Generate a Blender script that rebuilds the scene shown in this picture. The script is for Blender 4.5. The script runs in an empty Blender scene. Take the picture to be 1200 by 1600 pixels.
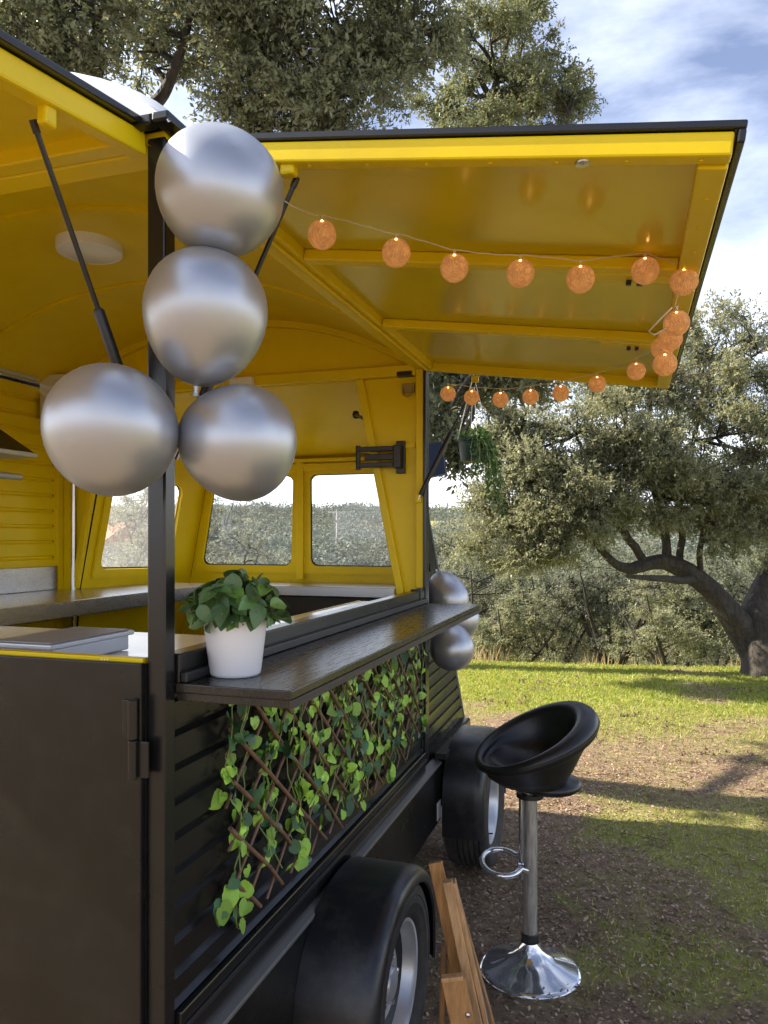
import bpy, bmesh, math, random
import numpy as np
from mathutils import Vector, Matrix, Euler

random.seed(7)
RNG = np.random.default_rng(11)
SC = bpy.context.scene
COL = SC.collection
R = math.radians

# ------------------------------------------------------------------ camera, sky, sun, exposure
YAW = R(17.8); CA, SA = math.cos(YAW), math.sin(YAW); F = 1190.0; CAMH = 1.6; HZ = 838.0
cam = bpy.data.cameras.new('camera'); cam.lens = F / 1600 * 36; cam.sensor_width = 36
cam.shift_y = (HZ - 800) / 1600; cam.clip_start = 0.05; cam.clip_end = 3000
camo = bpy.data.objects.new('camera', cam); COL.objects.link(camo)
camo.location = (0, 0, CAMH); camo.rotation_euler = (R(90), 0, YAW); SC.camera = camo

SUN_EL, SUN_AZ = R(38), R(-97)          # azimuth from +Y, clockwise positive
W = bpy.data.worlds.new('World'); SC.world = W; W.use_nodes = True
nt = W.node_tree; nt.nodes.clear()
def wn(t, **k):
    n = nt.nodes.new(t)
    for a, b in k.items(): setattr(n, a, b)
    return n
sky = wn('ShaderNodeTexSky', sky_type='NISHITA', sun_disc=False, sun_elevation=SUN_EL, sun_rotation=SUN_AZ,
         altitude=600, air_density=1.0, dust_density=0.6, ozone_density=1.6)
tc = wn('ShaderNodeTexCoord'); sep = wn('ShaderNodeSeparateXYZ'); nt.links.new(tc.outputs['Generated'], sep.inputs[0])
zc = wn('ShaderNodeMath', operation='MAXIMUM'); nt.links.new(sep.outputs['Z'], zc.inputs[0]); zc.inputs[1].default_value = 0.0
za = wn('ShaderNodeMath', operation='ADD'); nt.links.new(zc.outputs[0], za.inputs[0]); za.inputs[1].default_value = 0.22
dx = wn('ShaderNodeMath', operation='DIVIDE'); dy = wn('ShaderNodeMath', operation='DIVIDE')
nt.links.new(sep.outputs['X'], dx.inputs[0]); nt.links.new(za.outputs[0], dx.inputs[1])
nt.links.new(sep.outputs['Y'], dy.inputs[0]); nt.links.new(za.outputs[0], dy.inputs[1])
cmb = wn('ShaderNodeCombineXYZ'); nt.links.new(dx.outputs[0], cmb.inputs[0]); nt.links.new(dy.outputs[0], cmb.inputs[1])
n1 = wn('ShaderNodeTexNoise'); n1.inputs['Scale'].default_value = 1.15; n1.inputs['Detail'].default_value = 9
n1.inputs['Roughness'].default_value = 0.56; n1.inputs['Distortion'].default_value = 0.35
mp = wn('ShaderNodeMapping'); mp.inputs['Location'].default_value = (3.4, 1.7, 0.4); mp.inputs['Scale'].default_value = (1.0, 1.5, 1)
nt.links.new(cmb.outputs[0], mp.inputs[0]); nt.links.new(mp.outputs[0], n1.inputs['Vector'])
cr = wn('ShaderNodeValToRGB'); cr.color_ramp.elements[0].position = 0.40; cr.color_ramp.elements[1].position = 0.68
cr.color_ramp.elements[0].color = (0.04, 0.04, 0.04, 1); cr.color_ramp.elements[1].color = (0.92, 0.92, 0.92, 1)
nt.links.new(n1.outputs['Fac'], cr.inputs[0])
hz = wn('ShaderNodeMapRange'); hz.inputs['From Min'].default_value = 0.0; hz.interpolation_type = 'SMOOTHSTEP'; hz.inputs['From Max'].default_value = 0.25
hz.inputs['To Min'].default_value = 0.92; hz.inputs['To Max'].default_value = 0.0; nt.links.new(zc.outputs[0], hz.inputs['Value'])
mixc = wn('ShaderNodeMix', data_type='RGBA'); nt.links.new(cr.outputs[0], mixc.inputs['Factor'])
tint = wn('ShaderNodeMix', data_type='RGBA', blend_type='MULTIPLY'); tint.inputs['Factor'].default_value = 1
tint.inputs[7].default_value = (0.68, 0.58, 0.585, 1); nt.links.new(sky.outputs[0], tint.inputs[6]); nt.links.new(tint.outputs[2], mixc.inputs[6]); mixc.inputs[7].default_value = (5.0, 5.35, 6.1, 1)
bg = wn('ShaderNodeBackground'); bg.inputs['Strength'].default_value = 0.10
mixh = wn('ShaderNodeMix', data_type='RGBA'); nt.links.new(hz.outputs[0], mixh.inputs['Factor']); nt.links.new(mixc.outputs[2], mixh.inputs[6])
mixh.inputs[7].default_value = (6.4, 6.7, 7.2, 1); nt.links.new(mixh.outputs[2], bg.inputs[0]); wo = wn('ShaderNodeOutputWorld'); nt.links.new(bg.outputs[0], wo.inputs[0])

sl = bpy.data.lights.new('sun', 'SUN'); sl.energy = 3.6; sl.angle = R(0.55); sl.color = (1.0, 0.90, 0.74)
so = bpy.data.objects.new('sun', sl); COL.objects.link(so)
SDIR = Vector((math.sin(SUN_AZ) * math.cos(SUN_EL), math.cos(SUN_AZ) * math.cos(SUN_EL), math.sin(SUN_EL)))
so.rotation_euler = SDIR.to_track_quat('Z', 'Y').to_euler(); so.location = SDIR * 60

SC.view_settings.view_transform = 'Standard'; SC.view_settings.look = 'None'
SC.view_settings.exposure = 1.92; SC.view_settings.gamma = 1.0; SC.view_settings.use_curve_mapping = False
SC.cycles.max_bounces = 8; SC.cycles.transparent_max_bounces = 12
SC.cycles.use_adaptive_sampling = True; SC.cycles.use_denoising = True

# ------------------------------------------------------------------ where a direction meets a known plane
def P(x, y, u=None, v=None, h=None, D=None):
    t = (x - 600) / F
    if u is not None: D = u / (CA + t * SA)
    elif v is not None: D = v / (t * CA - SA)
    elif h is not None: D = (CAMH - h) * F / (y - HZ)
    return Vector((D * (t * CA - SA), D * (CA + t * SA), CAMH - (y - HZ) / F * D))

# ------------------------------------------------------------------ materials
MATS = {}
def pbr(name, col, rough=0.5, metal=0.0, var=0.12, vscale=6.0, bump=0.0, bscale=60.0, rvar=0.08, coat=0.0, stretch=(1, 1, 1),
        spec=0.5, dirt=None, dscale=3.0, damt=0.4, isl=0.0, objr=0.0):
    m = bpy.data.materials.new(name); m.use_nodes = True; t = m.node_tree; b = t.nodes['Principled BSDF']
    b.inputs['Metallic'].default_value = metal; b.inputs['Specular IOR Level'].default_value = spec
    if coat: b.inputs['Coat Weight'].default_value = coat; b.inputs['Coat Roughness'].default_value = 0.08
    c = t.nodes.new('ShaderNodeTexCoord'); mp = t.nodes.new('ShaderNodeMapping'); mp.inputs['Scale'].default_value = stretch
    t.links.new(c.outputs['Object'], mp.inputs[0])
    n = t.nodes.new('ShaderNodeTexNoise'); n.inputs['Scale'].default_value = vscale; n.inputs['Detail'].default_value = 6
    n.inputs['Roughness'].default_value = 0.62; t.links.new(mp.outputs[0], n.inputs['Vector'])
    r = t.nodes.new('ShaderNodeValToRGB'); e = r.color_ramp.elements
    e[0].position = 0.3; e[1].position = 0.72
    e[0].color = (*[max(0, x * (1 - var)) for x in col], 1); e[1].color = (*[min(1, x * (1 + var)) for x in col], 1)
    t.links.new(n.outputs['Fac'], r.inputs[0]); out = r.outputs[0]
    if dirt:
        n3 = t.nodes.new('ShaderNodeTexNoise'); n3.inputs['Scale'].default_value = dscale; n3.inputs['Detail'].default_value = 8
        n3.inputs['Roughness'].default_value = 0.7; t.links.new(c.outputs['Object'], n3.inputs['Vector'])
        mr = t.nodes.new('ShaderNodeMapRange'); mr.inputs['From Min'].default_value = 0.48; mr.inputs['From Max'].default_value = 0.75
        mr.inputs['To Max'].default_value = damt; t.links.new(n3.outputs['Fac'], mr.inputs['Value'])
        mxx = t.nodes.new('ShaderNodeMix'); mxx.data_type = 'RGBA'; t.links.new(mr.outputs[0], mxx.inputs['Factor'])
        t.links.new(out, mxx.inputs[6]); mxx.inputs[7].default_value = (*dirt, 1); out = mxx.outputs[2]
    if isl:
        g = t.nodes.new('ShaderNodeNewGeometry'); hv = t.nodes.new('ShaderNodeHueSaturation')
        m3 = t.nodes.new('ShaderNodeMapRange'); m3.inputs['To Min'].default_value = 1 - isl; m3.inputs['To Max'].default_value = 1 + isl
        t.links.new(g.outputs['Random Per Island'], m3.inputs['Value']); t.links.new(m3.outputs[0], hv.inputs['Value'])
        t.links.new(out, hv.inputs['Color']); out = hv.outputs[0]
    if objr:
        oi = t.nodes.new('ShaderNodeObjectInfo'); hv = t.nodes.new('ShaderNodeHueSaturation')
        m4 = t.nodes.new('ShaderNodeMapRange'); m4.inputs['To Min'].default_value = 1 - objr; m4.inputs['To Max'].default_value = 1 + objr
        t.links.new(oi.outputs['Random'], m4.inputs['Value']); t.links.new(m4.outputs[0], hv.inputs['Value']); t.links.new(out, hv.inputs['Color']); out = hv.outputs[0]
    t.links.new(out, b.inputs['Base Color'])
    m2 = t.nodes.new('ShaderNodeMapRange'); m2.inputs['To Min'].default_value = max(0.02, rough - rvar); m2.inputs['To Max'].default_value = min(1, rough + rvar)
    n2 = t.nodes.new('ShaderNodeTexNoise'); n2.inputs['Scale'].default_value = vscale * 2.3; n2.inputs['Detail'].default_value = 5
    t.links.new(mp.outputs[0], n2.inputs['Vector']); t.links.new(n2.outputs['Fac'], m2.inputs['Value']); t.links.new(m2.outputs[0], b.inputs['Roughness'])
    if bump:
        nb = t.nodes.new('ShaderNodeTexNoise'); nb.inputs['Scale'].default_value = bscale; nb.inputs['Detail'].default_value = 4
        t.links.new(mp.outputs[0], nb.inputs['Vector'])
        bp = t.nodes.new('ShaderNodeBump'); bp.inputs['Strength'].default_value = bump; bp.inputs['Distance'].default_value = 0.01
        t.links.new(nb.outputs['Fac'], bp.inputs['Height']); t.links.new(bp.outputs[0], b.inputs['Normal'])
    MATS[name] = m; return m

YEL = (0.76, 0.55, 0.003)
M_yel = pbr('yellow_paint', YEL, 0.36, spec=0.28, var=0.05, vscale=4, bump=0.03, bscale=9, dirt=(0.45, 0.30, 0.02), damt=0.18)
M_gloss = pbr('yellow_gloss_paint', (0.62, 0.455, 0.003), 0.20, var=0.04, vscale=3, bump=0.035, bscale=3.2, rvar=0.05, spec=0.42)
M_blk = pbr('black_paint', (0.0085, 0.0085, 0.009), 0.25, var=0.25, vscale=5, bump=0.03, bscale=7, dirt=(0.06, 0.055, 0.045), damt=0.10)
M_blkd = pbr('black_door_paint', (0.0075, 0.0075, 0.0072), 0.25, var=0.2, vscale=4, bump=0.02, bscale=4, dirt=(0.07, 0.06, 0.048), damt=0.14, dscale=22, spec=0.45)
M_guard = pbr('black_plastic', (0.010, 0.011, 0.014), 0.34, var=0.2, vscale=9, bump=0.06, bscale=260, dirt=(0.12, 0.10, 0.08), damt=0.3, dscale=10)
M_rub = pbr('tyre_rubber', (0.022, 0.021, 0.020), 0.72, var=0.3, vscale=14, bump=0.15, bscale=130, dirt=(0.11, 0.09, 0.07), damt=0.5, dscale=9)
M_rim = pbr('silver_rim_paint', (0.62, 0.64, 0.67), 0.34, metal=0.55, var=0.08, dirt=(0.2, 0.17, 0.13), damt=0.3, dscale=12)
M_steel = pbr('brushed_steel', (0.56, 0.56, 0.57), 0.27, metal=1, var=0.1, vscale=20, stretch=(40, 1, 40), bump=0.02, bscale=20)
M_top = pbr('white_worktop', (0.78, 0.77, 0.74), 0.16, var=0.04, dirt=(0.5, 0.47, 0.4), damt=0.25)
M_chrome = pbr('chrome', (0.70, 0.71, 0.73), 0.09, metal=0.85, var=0.06, rvar=0.05, bump=0.03, bscale=12, dirt=(0.34, 0.32, 0.28), damt=0.5, dscale=9)
M_pole = pbr('worn_steel_tube', (0.40, 0.38, 0.345), 0.42, metal=0.6, var=0.35, vscale=16, stretch=(6, 6, 0.8), dirt=(0.12, 0.09, 0.06), damt=0.5, dscale=16)
M_leath = pbr('black_leatherette', (0.010, 0.010, 0.011), 0.37, var=0.2, bump=0.10, bscale=170, dirt=(0.06, 0.055, 0.05), damt=0.12)
M_dark = pbr('black_metal', (0.014, 0.014, 0.015), 0.38, var=0.2, bump=0.05, bscale=90)
M_white = pbr('white_plastic', (0.76, 0.76, 0.78), 0.34, var=0.03, bump=0.01)
M_roof = pbr('white_roof_paint', (0.74, 0.75, 0.77), 0.4, var=0.05, dirt=(0.4, 0.39, 0.35), damt=0.35)
M_cream = pbr('cream_plastic', (0.68, 0.64, 0.54), 0.42, var=0.04)
M_shelf = pbr('black_stained_plywood', (0.015, 0.0135, 0.012), 0.26, var=0.45, vscale=9, stretch=(7, 0.7, 7), bump=0.015, bscale=12, rvar=0.10, dirt=(0.10, 0.085, 0.065), damt=0.28, dscale=5)
M_ply = pbr('plywood_edge', (0.05, 0.038, 0.028), 0.6, var=0.6, vscale=8, stretch=(3, 1, 90), bump=0.3, bscale=10)
M_wood = pbr('oiled_wood', (0.36, 0.175, 0.055), 0.42, var=0.42, vscale=7, stretch=(9, 9, 1.1), bump=0.18, bscale=12, dirt=(0.14, 0.07, 0.03), damt=0.45, dscale=8)
M_wood2 = pbr('pale_wood', (0.44, 0.25, 0.11), 0.5, var=0.35, vscale=8, stretch=(10, 10, 1.2), bump=0.2, bscale=12, dirt=(0.2, 0.11, 0.05), damt=0.4, dscale=8)
M_stick = pbr('willow_stick', (0.15, 0.085, 0.048), 0.55, var=0.45, vscale=30, bump=0.3, bscale=60)
M_stem = pbr('ivy_stem', (0.16, 0.24, 0.05), 0.5, var=0.2)
M_ivy1 = pbr('bright_ivy_leaf', (0.24, 0.44, 0.04), 0.40, objr=.38, isl=.2, var=0.55, vscale=55, bump=0.35, bscale=55, dirt=(0.33, 0.55, 0.09), damt=0.7, dscale=40)
M_ivy2 = pbr('dark_ivy_leaf', (0.035, 0.11, 0.035), 0.40, objr=.4, isl=.2, var=0.5, vscale=50, bump=0.35, bscale=55, dirt=(0.13, 0.23, 0.10), damt=0.6, dscale=45)
M_pl1 = pbr('plant_leaf', (0.085, 0.170, 0.050), 0.30, objr=.35, var=0.35, vscale=30, bump=0.25, bscale=45, spec=0.6, dirt=(0.11, 0.20, 0.06), damt=0.5, dscale=25)
M_pl2 = pbr('young_plant_leaf', (0.14, 0.26, 0.05), 0.32, var=0.3, vscale=30, bump=0.25, bscale=45)
M_soil = pbr('soil', (0.04, 0.03, 0.02), 0.9, bump=0.8, bscale=90)
M_bark = pbr('oak_bark', (0.042, 0.035, 0.028), 0.9, var=0.6, vscale=14, stretch=(2.2, 2.2, 0.8), bump=1.0, bscale=30, dirt=(0.12, 0.11, 0.09), damt=0.5, dscale=4)
M_grey = pbr('grey_lid', (0.23, 0.24, 0.26), 0.45, var=0.1, dirt=(0.35, 0.35, 0.36), damt=0.3)
M_alu = pbr('pale_aluminium', (0.55, 0.59, 0.66), 0.4, metal=0.6, var=0.06)
M_wire = pbr('clear_cord', (0.62, 0.56, 0.42), 0.35, var=0.1)
M_gpot = pbr('dark_green_pot', (0.012, 0.028, 0.018), 0.4, var=0.3, bump=0.05)
M_label = pbr('paper_label', (0.62, 0.63, 0.64), 0.5, var=0.10, vscale=160, stretch=(1, 1, 3))
M_red = pbr('roof_tiles', (0.42, 0.17, 0.10), 0.8, var=0.3, vscale=4)
M_plaster = pbr('house_plaster', (0.55, 0.46, 0.36), 0.85, var=0.1, vscale=2)
M_conc = pbr('weathered_pole', (0.45, 0.43, 0.40), 0.8, var=0.15)
M_tint = pbr('tinted_pane', (0.008, 0.010, 0.018), 0.12, var=0.1, dirt=(0.05, 0.05, 0.06), damt=0.2)
M_balloon = pbr('silver_balloon', (0.47, 0.485, 0.52), 0.38, metal=0.76, var=0.03, vscale=3, rvar=0.03, bump=0.012, bscale=14)

def emis(name, col, s):
    m = bpy.data.materials.new(name); m.use_nodes = True; b = m.node_tree.nodes['Principled BSDF']
    b.inputs['Base Color'].default_value = (*col, 1); b.inputs['Emission Color'].default_value = (*col, 1); b.inputs['Emission Strength'].default_value = s
    return m
M_led = emis('warm_led', (1.0, 0.55, 0.16), 5.0)

def cotton_mat():
    m = pbr('cotton_ball', (0.85, 0.42, 0.145), 0.8, var=0.3, vscale=60)
    t = m.node_tree; b = t.nodes['Principled BSDF']
    c = t.nodes.new('ShaderNodeTexCoord'); w = t.nodes.new('ShaderNodeTexWave'); w.inputs['Scale'].default_value = 75
    w.inputs['Distortion'].default_value = 9; w.inputs['Detail'].default_value = 3; w.inputs['Detail Scale'].default_value = 1.5
    t.links.new(c.outputs['Object'], w.inputs['Vector'])
    bp = t.nodes.new('ShaderNodeBump'); bp.inputs['Strength'].default_value = 0.7; bp.inputs['Distance'].default_value = 0.004
    t.links.new(w.outputs['Fac'], bp.inputs['Height']); t.links.new(bp.outputs[0], b.inputs['Normal'])
    old = b.inputs['Base Color'].links[0].from_socket
    mm = t.nodes.new('ShaderNodeMix'); mm.data_type = 'RGBA'; mm.blend_type = 'MULTIPLY'; mm.inputs['Factor'].default_value = 0.55
    rr = t.nodes.new('ShaderNodeValToRGB'); rr.color_ramp.elements[0].color = (0.62, 0.5, 0.42, 1); rr.color_ramp.elements[1].color = (1, 1, 1, 1)
    t.links.new(w.outputs['Fac'], rr.inputs[0]); t.links.new(old, mm.inputs[6]); t.links.new(rr.outputs[0], mm.inputs[7])
    t.links.new(mm.outputs[2], b.inputs['Base Color'])
    tr = t.nodes.new('ShaderNodeBsdfTranslucent'); t.links.new(mm.outputs[2], tr.inputs[0])
    t.links.new(mm.outputs[2], b.inputs['Emission Color']); b.inputs['Emission Strength'].default_value = 0.10
    ms = t.nodes.new('ShaderNodeMixShader'); ms.inputs[0].default_value = 0.35
    o = t.nodes['Material Output']; t.links.new(b.outputs[0], ms.inputs[1]); t.links.new(tr.outputs[0], ms.inputs[2]); t.links.new(ms.outputs[0], o.inputs[0])
    return m
M_cotton = cotton_mat()

def glass_mat():
    m = bpy.data.materials.new('dusty_pane'); m.use_nodes = True; t = m.node_tree; t.nodes.clear()
    o = t.nodes.new('ShaderNodeOutputMaterial'); tr = t.nodes.new('ShaderNodeBsdfTransparent'); tr.inputs[0].default_value = (0.93, 0.95, 0.96, 1)
    gl = t.nodes.new('ShaderNodeBsdfGlossy'); gl.inputs['Roughness'].default_value = 0.05
    df = t.nodes.new('ShaderNodeBsdfTranslucent'); df.inputs[0].default_value = (0.85, 0.86, 0.88, 1)
    n = t.nodes.new('ShaderNodeTexNoise'); n.inputs['Scale'].default_value = 14; n.inputs['Detail'].default_value = 9; n.inputs['Roughness'].default_value = 0.75
    mr = t.nodes.new('ShaderNodeMapRange'); mr.inputs['From Min'].default_value = 0.3; mr.inputs['From Max'].default_value = 0.8
    mr.inputs['To Min'].default_value = 0.05; mr.inputs['To Max'].default_value = 0.17; t.links.new(n.outputs['Fac'], mr.inputs['Value'])
    a = t.nodes.new('ShaderNodeMixShader'); t.links.new(mr.outputs[0], a.inputs[0]); t.links.new(tr.outputs[0], a.inputs[1]); t.links.new(df.outputs[0], a.inputs[2])
    lw = t.nodes.new('ShaderNodeLayerWeight'); pw = t.nodes.new('ShaderNodeMath'); pw.operation = 'POWER'; pw.inputs[1].default_value = 5
    t.links.new(lw.outputs['Facing'], pw.inputs[0]); fr = t.nodes.new('ShaderNodeMapRange'); fr.inputs['To Min'].default_value = 0.05; fr.inputs['To Max'].default_value = 0.8
    t.links.new(pw.outputs[0], fr.inputs['Value'])
    b = t.nodes.new('ShaderNodeMixShader'); t.links.new(fr.outputs[0], b.inputs[0]); t.links.new(a.outputs[0], b.inputs[1]); t.links.new(gl.outputs[0], b.inputs[2])
    t.links.new(b.outputs[0], o.inputs[0]); return m
M_glass = glass_mat()

def leaf_mat(name, stops, under, trans=0.3, rough=0.5):
    """many-leaf mesh: a random colour per leaf from stops, paler underside"""
    m = bpy.data.materials.new(name); m.use_nodes = True; t = m.node_tree; b = t.nodes['Principled BSDF']
    b.inputs['Roughness'].default_value = rough; b.inputs['Specular IOR Level'].default_value = 0.45
    g = t.nodes.new('ShaderNodeNewGeometry'); r = t.nodes.new('ShaderNodeValToRGB'); e = r.color_ramp.elements
    while len(e) < len(stops): e.new(0.5)
    for i, (p, c) in enumerate(stops): e[i].position = p; e[i].color = (*c, 1)
    t.links.new(g.outputs['Random Per Island'], r.inputs[0])
    mm = t.nodes.new('ShaderNodeMix'); mm.data_type = 'RGBA'; t.links.new(g.outputs['Backfacing'], mm.inputs['Factor'])
    t.links.new(r.outputs[0], mm.inputs[6]); mm.inputs[7].default_value = (*under, 1)
    t.links.new(mm.outputs[2], b.inputs['Base Color'])
    tr = t.nodes.new('ShaderNodeBsdfTranslucent'); hs = t.nodes.new('ShaderNodeHueSaturation')
    hs.inputs['Hue'].default_value = 0.475; hs.inputs['Saturation'].default_value = 1.15; hs.inputs['Value'].default_value = 1.5
    t.links.new(r.outputs[0], hs.inputs['Color']); t.links.new(hs.outputs[0], tr.inputs[0])
    ms = t.nodes.new('ShaderNodeMixShader'); ms.inputs[0].default_value = trans
    o = t.nodes['Material Output']; t.links.new(b.outputs[0], ms.inputs[1]); t.links.new(tr.outputs[0], ms.inputs[2]); t.links.new(ms.outputs[0], o.inputs[0])
    return m
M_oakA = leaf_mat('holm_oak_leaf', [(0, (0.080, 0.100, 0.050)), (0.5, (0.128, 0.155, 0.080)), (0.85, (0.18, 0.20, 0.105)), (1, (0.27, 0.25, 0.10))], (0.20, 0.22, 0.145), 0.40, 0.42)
M_oakB = leaf_mat('sun_painted_oak_leaf', [(0, (0.165, 0.185, 0.105)), (0.5, (0.230, 0.252, 0.150)), (0.88, (0.29, 0.30, 0.19)), (1, (0.34, 0.32, 0.16))], (0.29, 0.31, 0.23), 0.46, 0.42)  # sunlight put into the colour: paler copy of the holm oak leaf
M_bush = leaf_mat('bush_leaf', [(0, (0.155, 0.178, 0.125)), (0.6, (0.195, 0.220, 0.158)), (1, (0.25, 0.255, 0.18))], (0.24, 0.25, 0.19), 0.45, 0.5)
M_far_haze = leaf_mat('far_haze_leaf', [(0, (0.10, 0.130, 0.110)), (0.6, (0.14, 0.168, 0.140)), (1, (0.19, 0.21, 0.17))], (0.17, 0.18, 0.15), 0.2, 0.7)  # distance haze painted in as paler, greyer leaf colours
M_grass = leaf_mat('grass_blade', [(0, (0.17, 0.23, 0.035)), (0.5, (0.32, 0.38, 0.07)), (0.78, (0.46, 0.47, 0.13)), (1, (0.58, 0.51, 0.26))], (0.15, 0.23, 0.035), 0.35, 0.5)
M_dry = leaf_mat('dry_grass', [(0, (0.30, 0.23, 0.11)), (1, (0.52, 0.43, 0.24))], (0.4, 0.32, 0.17), 0.3, 0.7)
M_litter = leaf_mat('dry_leaf', [(0, (0.10, 0.064, 0.044)), (0.45, (0.25, 0.165, 0.108)), (0.75, (0.38, 0.26, 0.165)), (1, (0.52, 0.40, 0.28))], (0.24, 0.19, 0.14), 0.1, 0.6)
M_trail = leaf_mat('trailing_leaf', [(0, (0.035, 0.075, 0.024)), (0.6, (0.075, 0.14, 0.04)), (1, (0.15, 0.24, 0.07))], (0.08, 0.14, 0.05), 0.35, 0.35)

# ------------------------------------------------------------------ mesh helpers
class MB:
    def __init__(s): s.v = []; s.f = []
    def add(s, vs, fs, M=None):
        o = len(s.v)
        s.v += [tuple(M @ Vector(p)) if M else tuple(p) for p in vs]; s.f += [tuple(i + o for i in f) for f in fs]; return s
    def box(s, x0, x1, y0, y1, z0, z1, M=None):
        vs = [(x0, y0, z0), (x1, y0, z0), (x1, y1, z0), (x0, y1, z0), (x0, y0, z1), (x1, y0, z1), (x1, y1, z1), (x0, y1, z1)]
        return s.add(vs, [(0, 3, 2, 1), (4, 5, 6, 7), (0, 1, 5, 4), (1, 2, 6, 5), (2, 3, 7, 6), (3, 0, 4, 7)], M)
    def hexa(s, p): # eight corners, bottom ring then top ring
        return s.add(p, [(0, 3, 2, 1), (4, 5, 6, 7), (0, 1, 5, 4), (1, 2, 6, 5), (2, 3, 7, 6), (3, 0, 4, 7)])
    def bar(s, a, b, w, t, up=(0, 0, 1)):
        a, b = Vector(a), Vector(b); d = (b - a).normalized(); up = Vector(up)
        x = d.cross(up); x = x.normalized() if x.length > 1e-6 else Vector((1, 0, 0)); y = x.cross(d)
        c = [a + x * w / 2 * i + y * t / 2 * j for i, j in ((-1, -1), (1, -1), (1, 1), (-1, 1))]
        return s.hexa(c + [p + (b - a) for p in c])
    def tube(s, pts, rad, n=8, cap=True, closed=False):
        pts = [Vector(p) for p in pts]; k = len(pts)
        rad = [rad] * k if not hasattr(rad, '__len__') else list(rad)
        o = len(s.v); ref = None
        for i, p in enumerate(pts):
            if closed: d = pts[(i + 1) % k] - pts[i - 1]
            else: d = pts[min(i + 1, k - 1)] - pts[max(i - 1, 0)]
            d = d.normalized() if d.length > 1e-9 else Vector((0, 0, 1))
            if ref is None: ref = d.orthogonal().normalized()
            ref = (ref - d * ref.dot(d)); ref = ref.normalized() if ref.length > 1e-6 else d.orthogonal().normalized()
            b = d.cross(ref)
            for j in range(n):
                a = 2 * math.pi * j / n; s.v.append(tuple(p + (ref * math.cos(a) + b * math.sin(a)) * rad[i]))
        for i in range(k if closed else k - 1):
            for j in range(n):
                i2 = (i + 1) % k
                s.f.append((o + i * n + j, o + i * n + (j + 1) % n, o + i2 * n + (j + 1) % n, o + i2 * n + j))
        if cap and not closed:
            s.f.append(tuple(o + j for j in range(n))[::-1]); s.f.append(tuple(o + (k - 1) * n + j for j in range(n)))
        return s
    def lathe(s, prof, n=32, M=None, cap=False):
        vs = []; fs = []; k = len(prof)
        for r, z in prof:
            for j in range(n):
                a = 2 * math.pi * j / n; vs.append((r * math.cos(a), r * math.sin(a), z))
        for i in range(k - 1):
            for j in range(n): fs.append((i * n + j, i * n + (j + 1) % n, (i + 1) * n + (j + 1) % n, (i + 1) * n + j))
        if cap: fs.append(tuple(range(n))[::-1]); fs.append(tuple((k - 1) * n + j for j in range(n)))
        return s.add(vs, fs, M)
    def grid(s, rows):
        o = len(s.v); n = len(rows[0])
        for r in rows: s.v += [tuple(p) for p in r]
        for i in range(len(rows) - 1):
            for j in range(n - 1): s.f.append((o + i * n + j, o + i * n + j + 1, o + (i + 1) * n + j + 1, o + (i + 1) * n + j))
        return s
    def poly(s, pts): return s.add(pts, [tuple(range(len(pts)))])
    def prism(s, pts, off):
        off = Vector(off); n = len(pts); a = [Vector(p) for p in pts]; b = [p + off for p in a]
        return s.add(a + b, [tuple(range(n))[::-1], tuple(range(n, 2 * n))] + [(i, (i + 1) % n, n + (i + 1) % n, n + i) for i in range(n)])
    def build(s, name, mat, parent=None, bevel=0.0, smooth=None, seg=2, sub=0, solid=0.0):
        me = bpy.data.meshes.new(name); me.from_pydata(s.v, [], s.f); me.update()
        return link(name, me, mat, parent, bevel, smooth, seg, sub, solid)
def fixn(me):
    b = bmesh.new(); b.from_mesh(me); bmesh.ops.recalc_face_normals(b, faces=b.faces); b.to_mesh(me); b.free()
def link(name, me, mat, parent=None, bevel=0.0, smooth=None, seg=2, sub=0, solid=0.0, fix=True):
    if fix: fixn(me)
    if mat and not me.materials: me.materials.append(mat)
    o = bpy.data.objects.new(name, me); COL.objects.link(o)
    if smooth is not None:
        me.polygons.foreach_set('use_smooth', [True] * len(me.polygons))
        if smooth < 180: me.set_sharp_from_angle(angle=R(smooth))
    if solid: md = o.modifiers.new('solid', 'SOLIDIFY'); md.thickness = solid; md.offset = 0
    if sub: md = o.modifiers.new('sub', 'SUBSURF'); md.levels = sub; md.render_levels = sub
    if bevel:
        md = o.modifiers.new('bevel', 'BEVEL'); md.width = bevel; md.segments = seg; md.limit_method = 'ANGLE'; md.angle_limit = R(40)
        md.harden_normals = False
    if parent is not None: attach(o, parent)
    return o
def world_of(o):
    M = o.matrix_basis.copy()
    return world_of(o.parent) @ o.matrix_parent_inverse @ M if o.parent else M
def attach(o, parent):
    o.parent = parent; o.matrix_parent_inverse = world_of(parent).inverted()
def thing(name, label, cat, loc=(0, 0, 0), group=None, kind=None):
    o = bpy.data.objects.new(name, None); COL.objects.link(o); o.location = loc; o.empty_display_size = 0.1
    return tag(o, label, cat, group, kind)
def tag(o, label=None, cat=None, group=None, kind=None):
    if label: o['label'] = label
    if cat: o['category'] = cat
    if group: o['group'] = group
    if kind: o['kind'] = kind
    return o
def copy_tree(src, parent=None):
    c = src.copy(); COL.objects.link(c)
    if parent: c.parent = parent
    for ch in list(src.children): copy_tree(ch, c)
    return c
def np_mesh(name, V, Fq):
    """V (n,3) and Fq (m,k) with one face size"""
    me = bpy.data.meshes.new(name); k = Fq.shape[1]
    me.vertices.add(len(V)); me.vertices.foreach_set('co', np.ascontiguousarray(V, np.float32).ravel())
    me.loops.add(Fq.size); me.loops.foreach_set('vertex_index', np.ascontiguousarray(Fq, np.int32).ravel())
    me.polygons.add(len(Fq)); me.polygons.foreach_set('loop_start', np.arange(0, Fq.size, k, dtype=np.int32))
    me.update(calc_edges=True); return me

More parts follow.
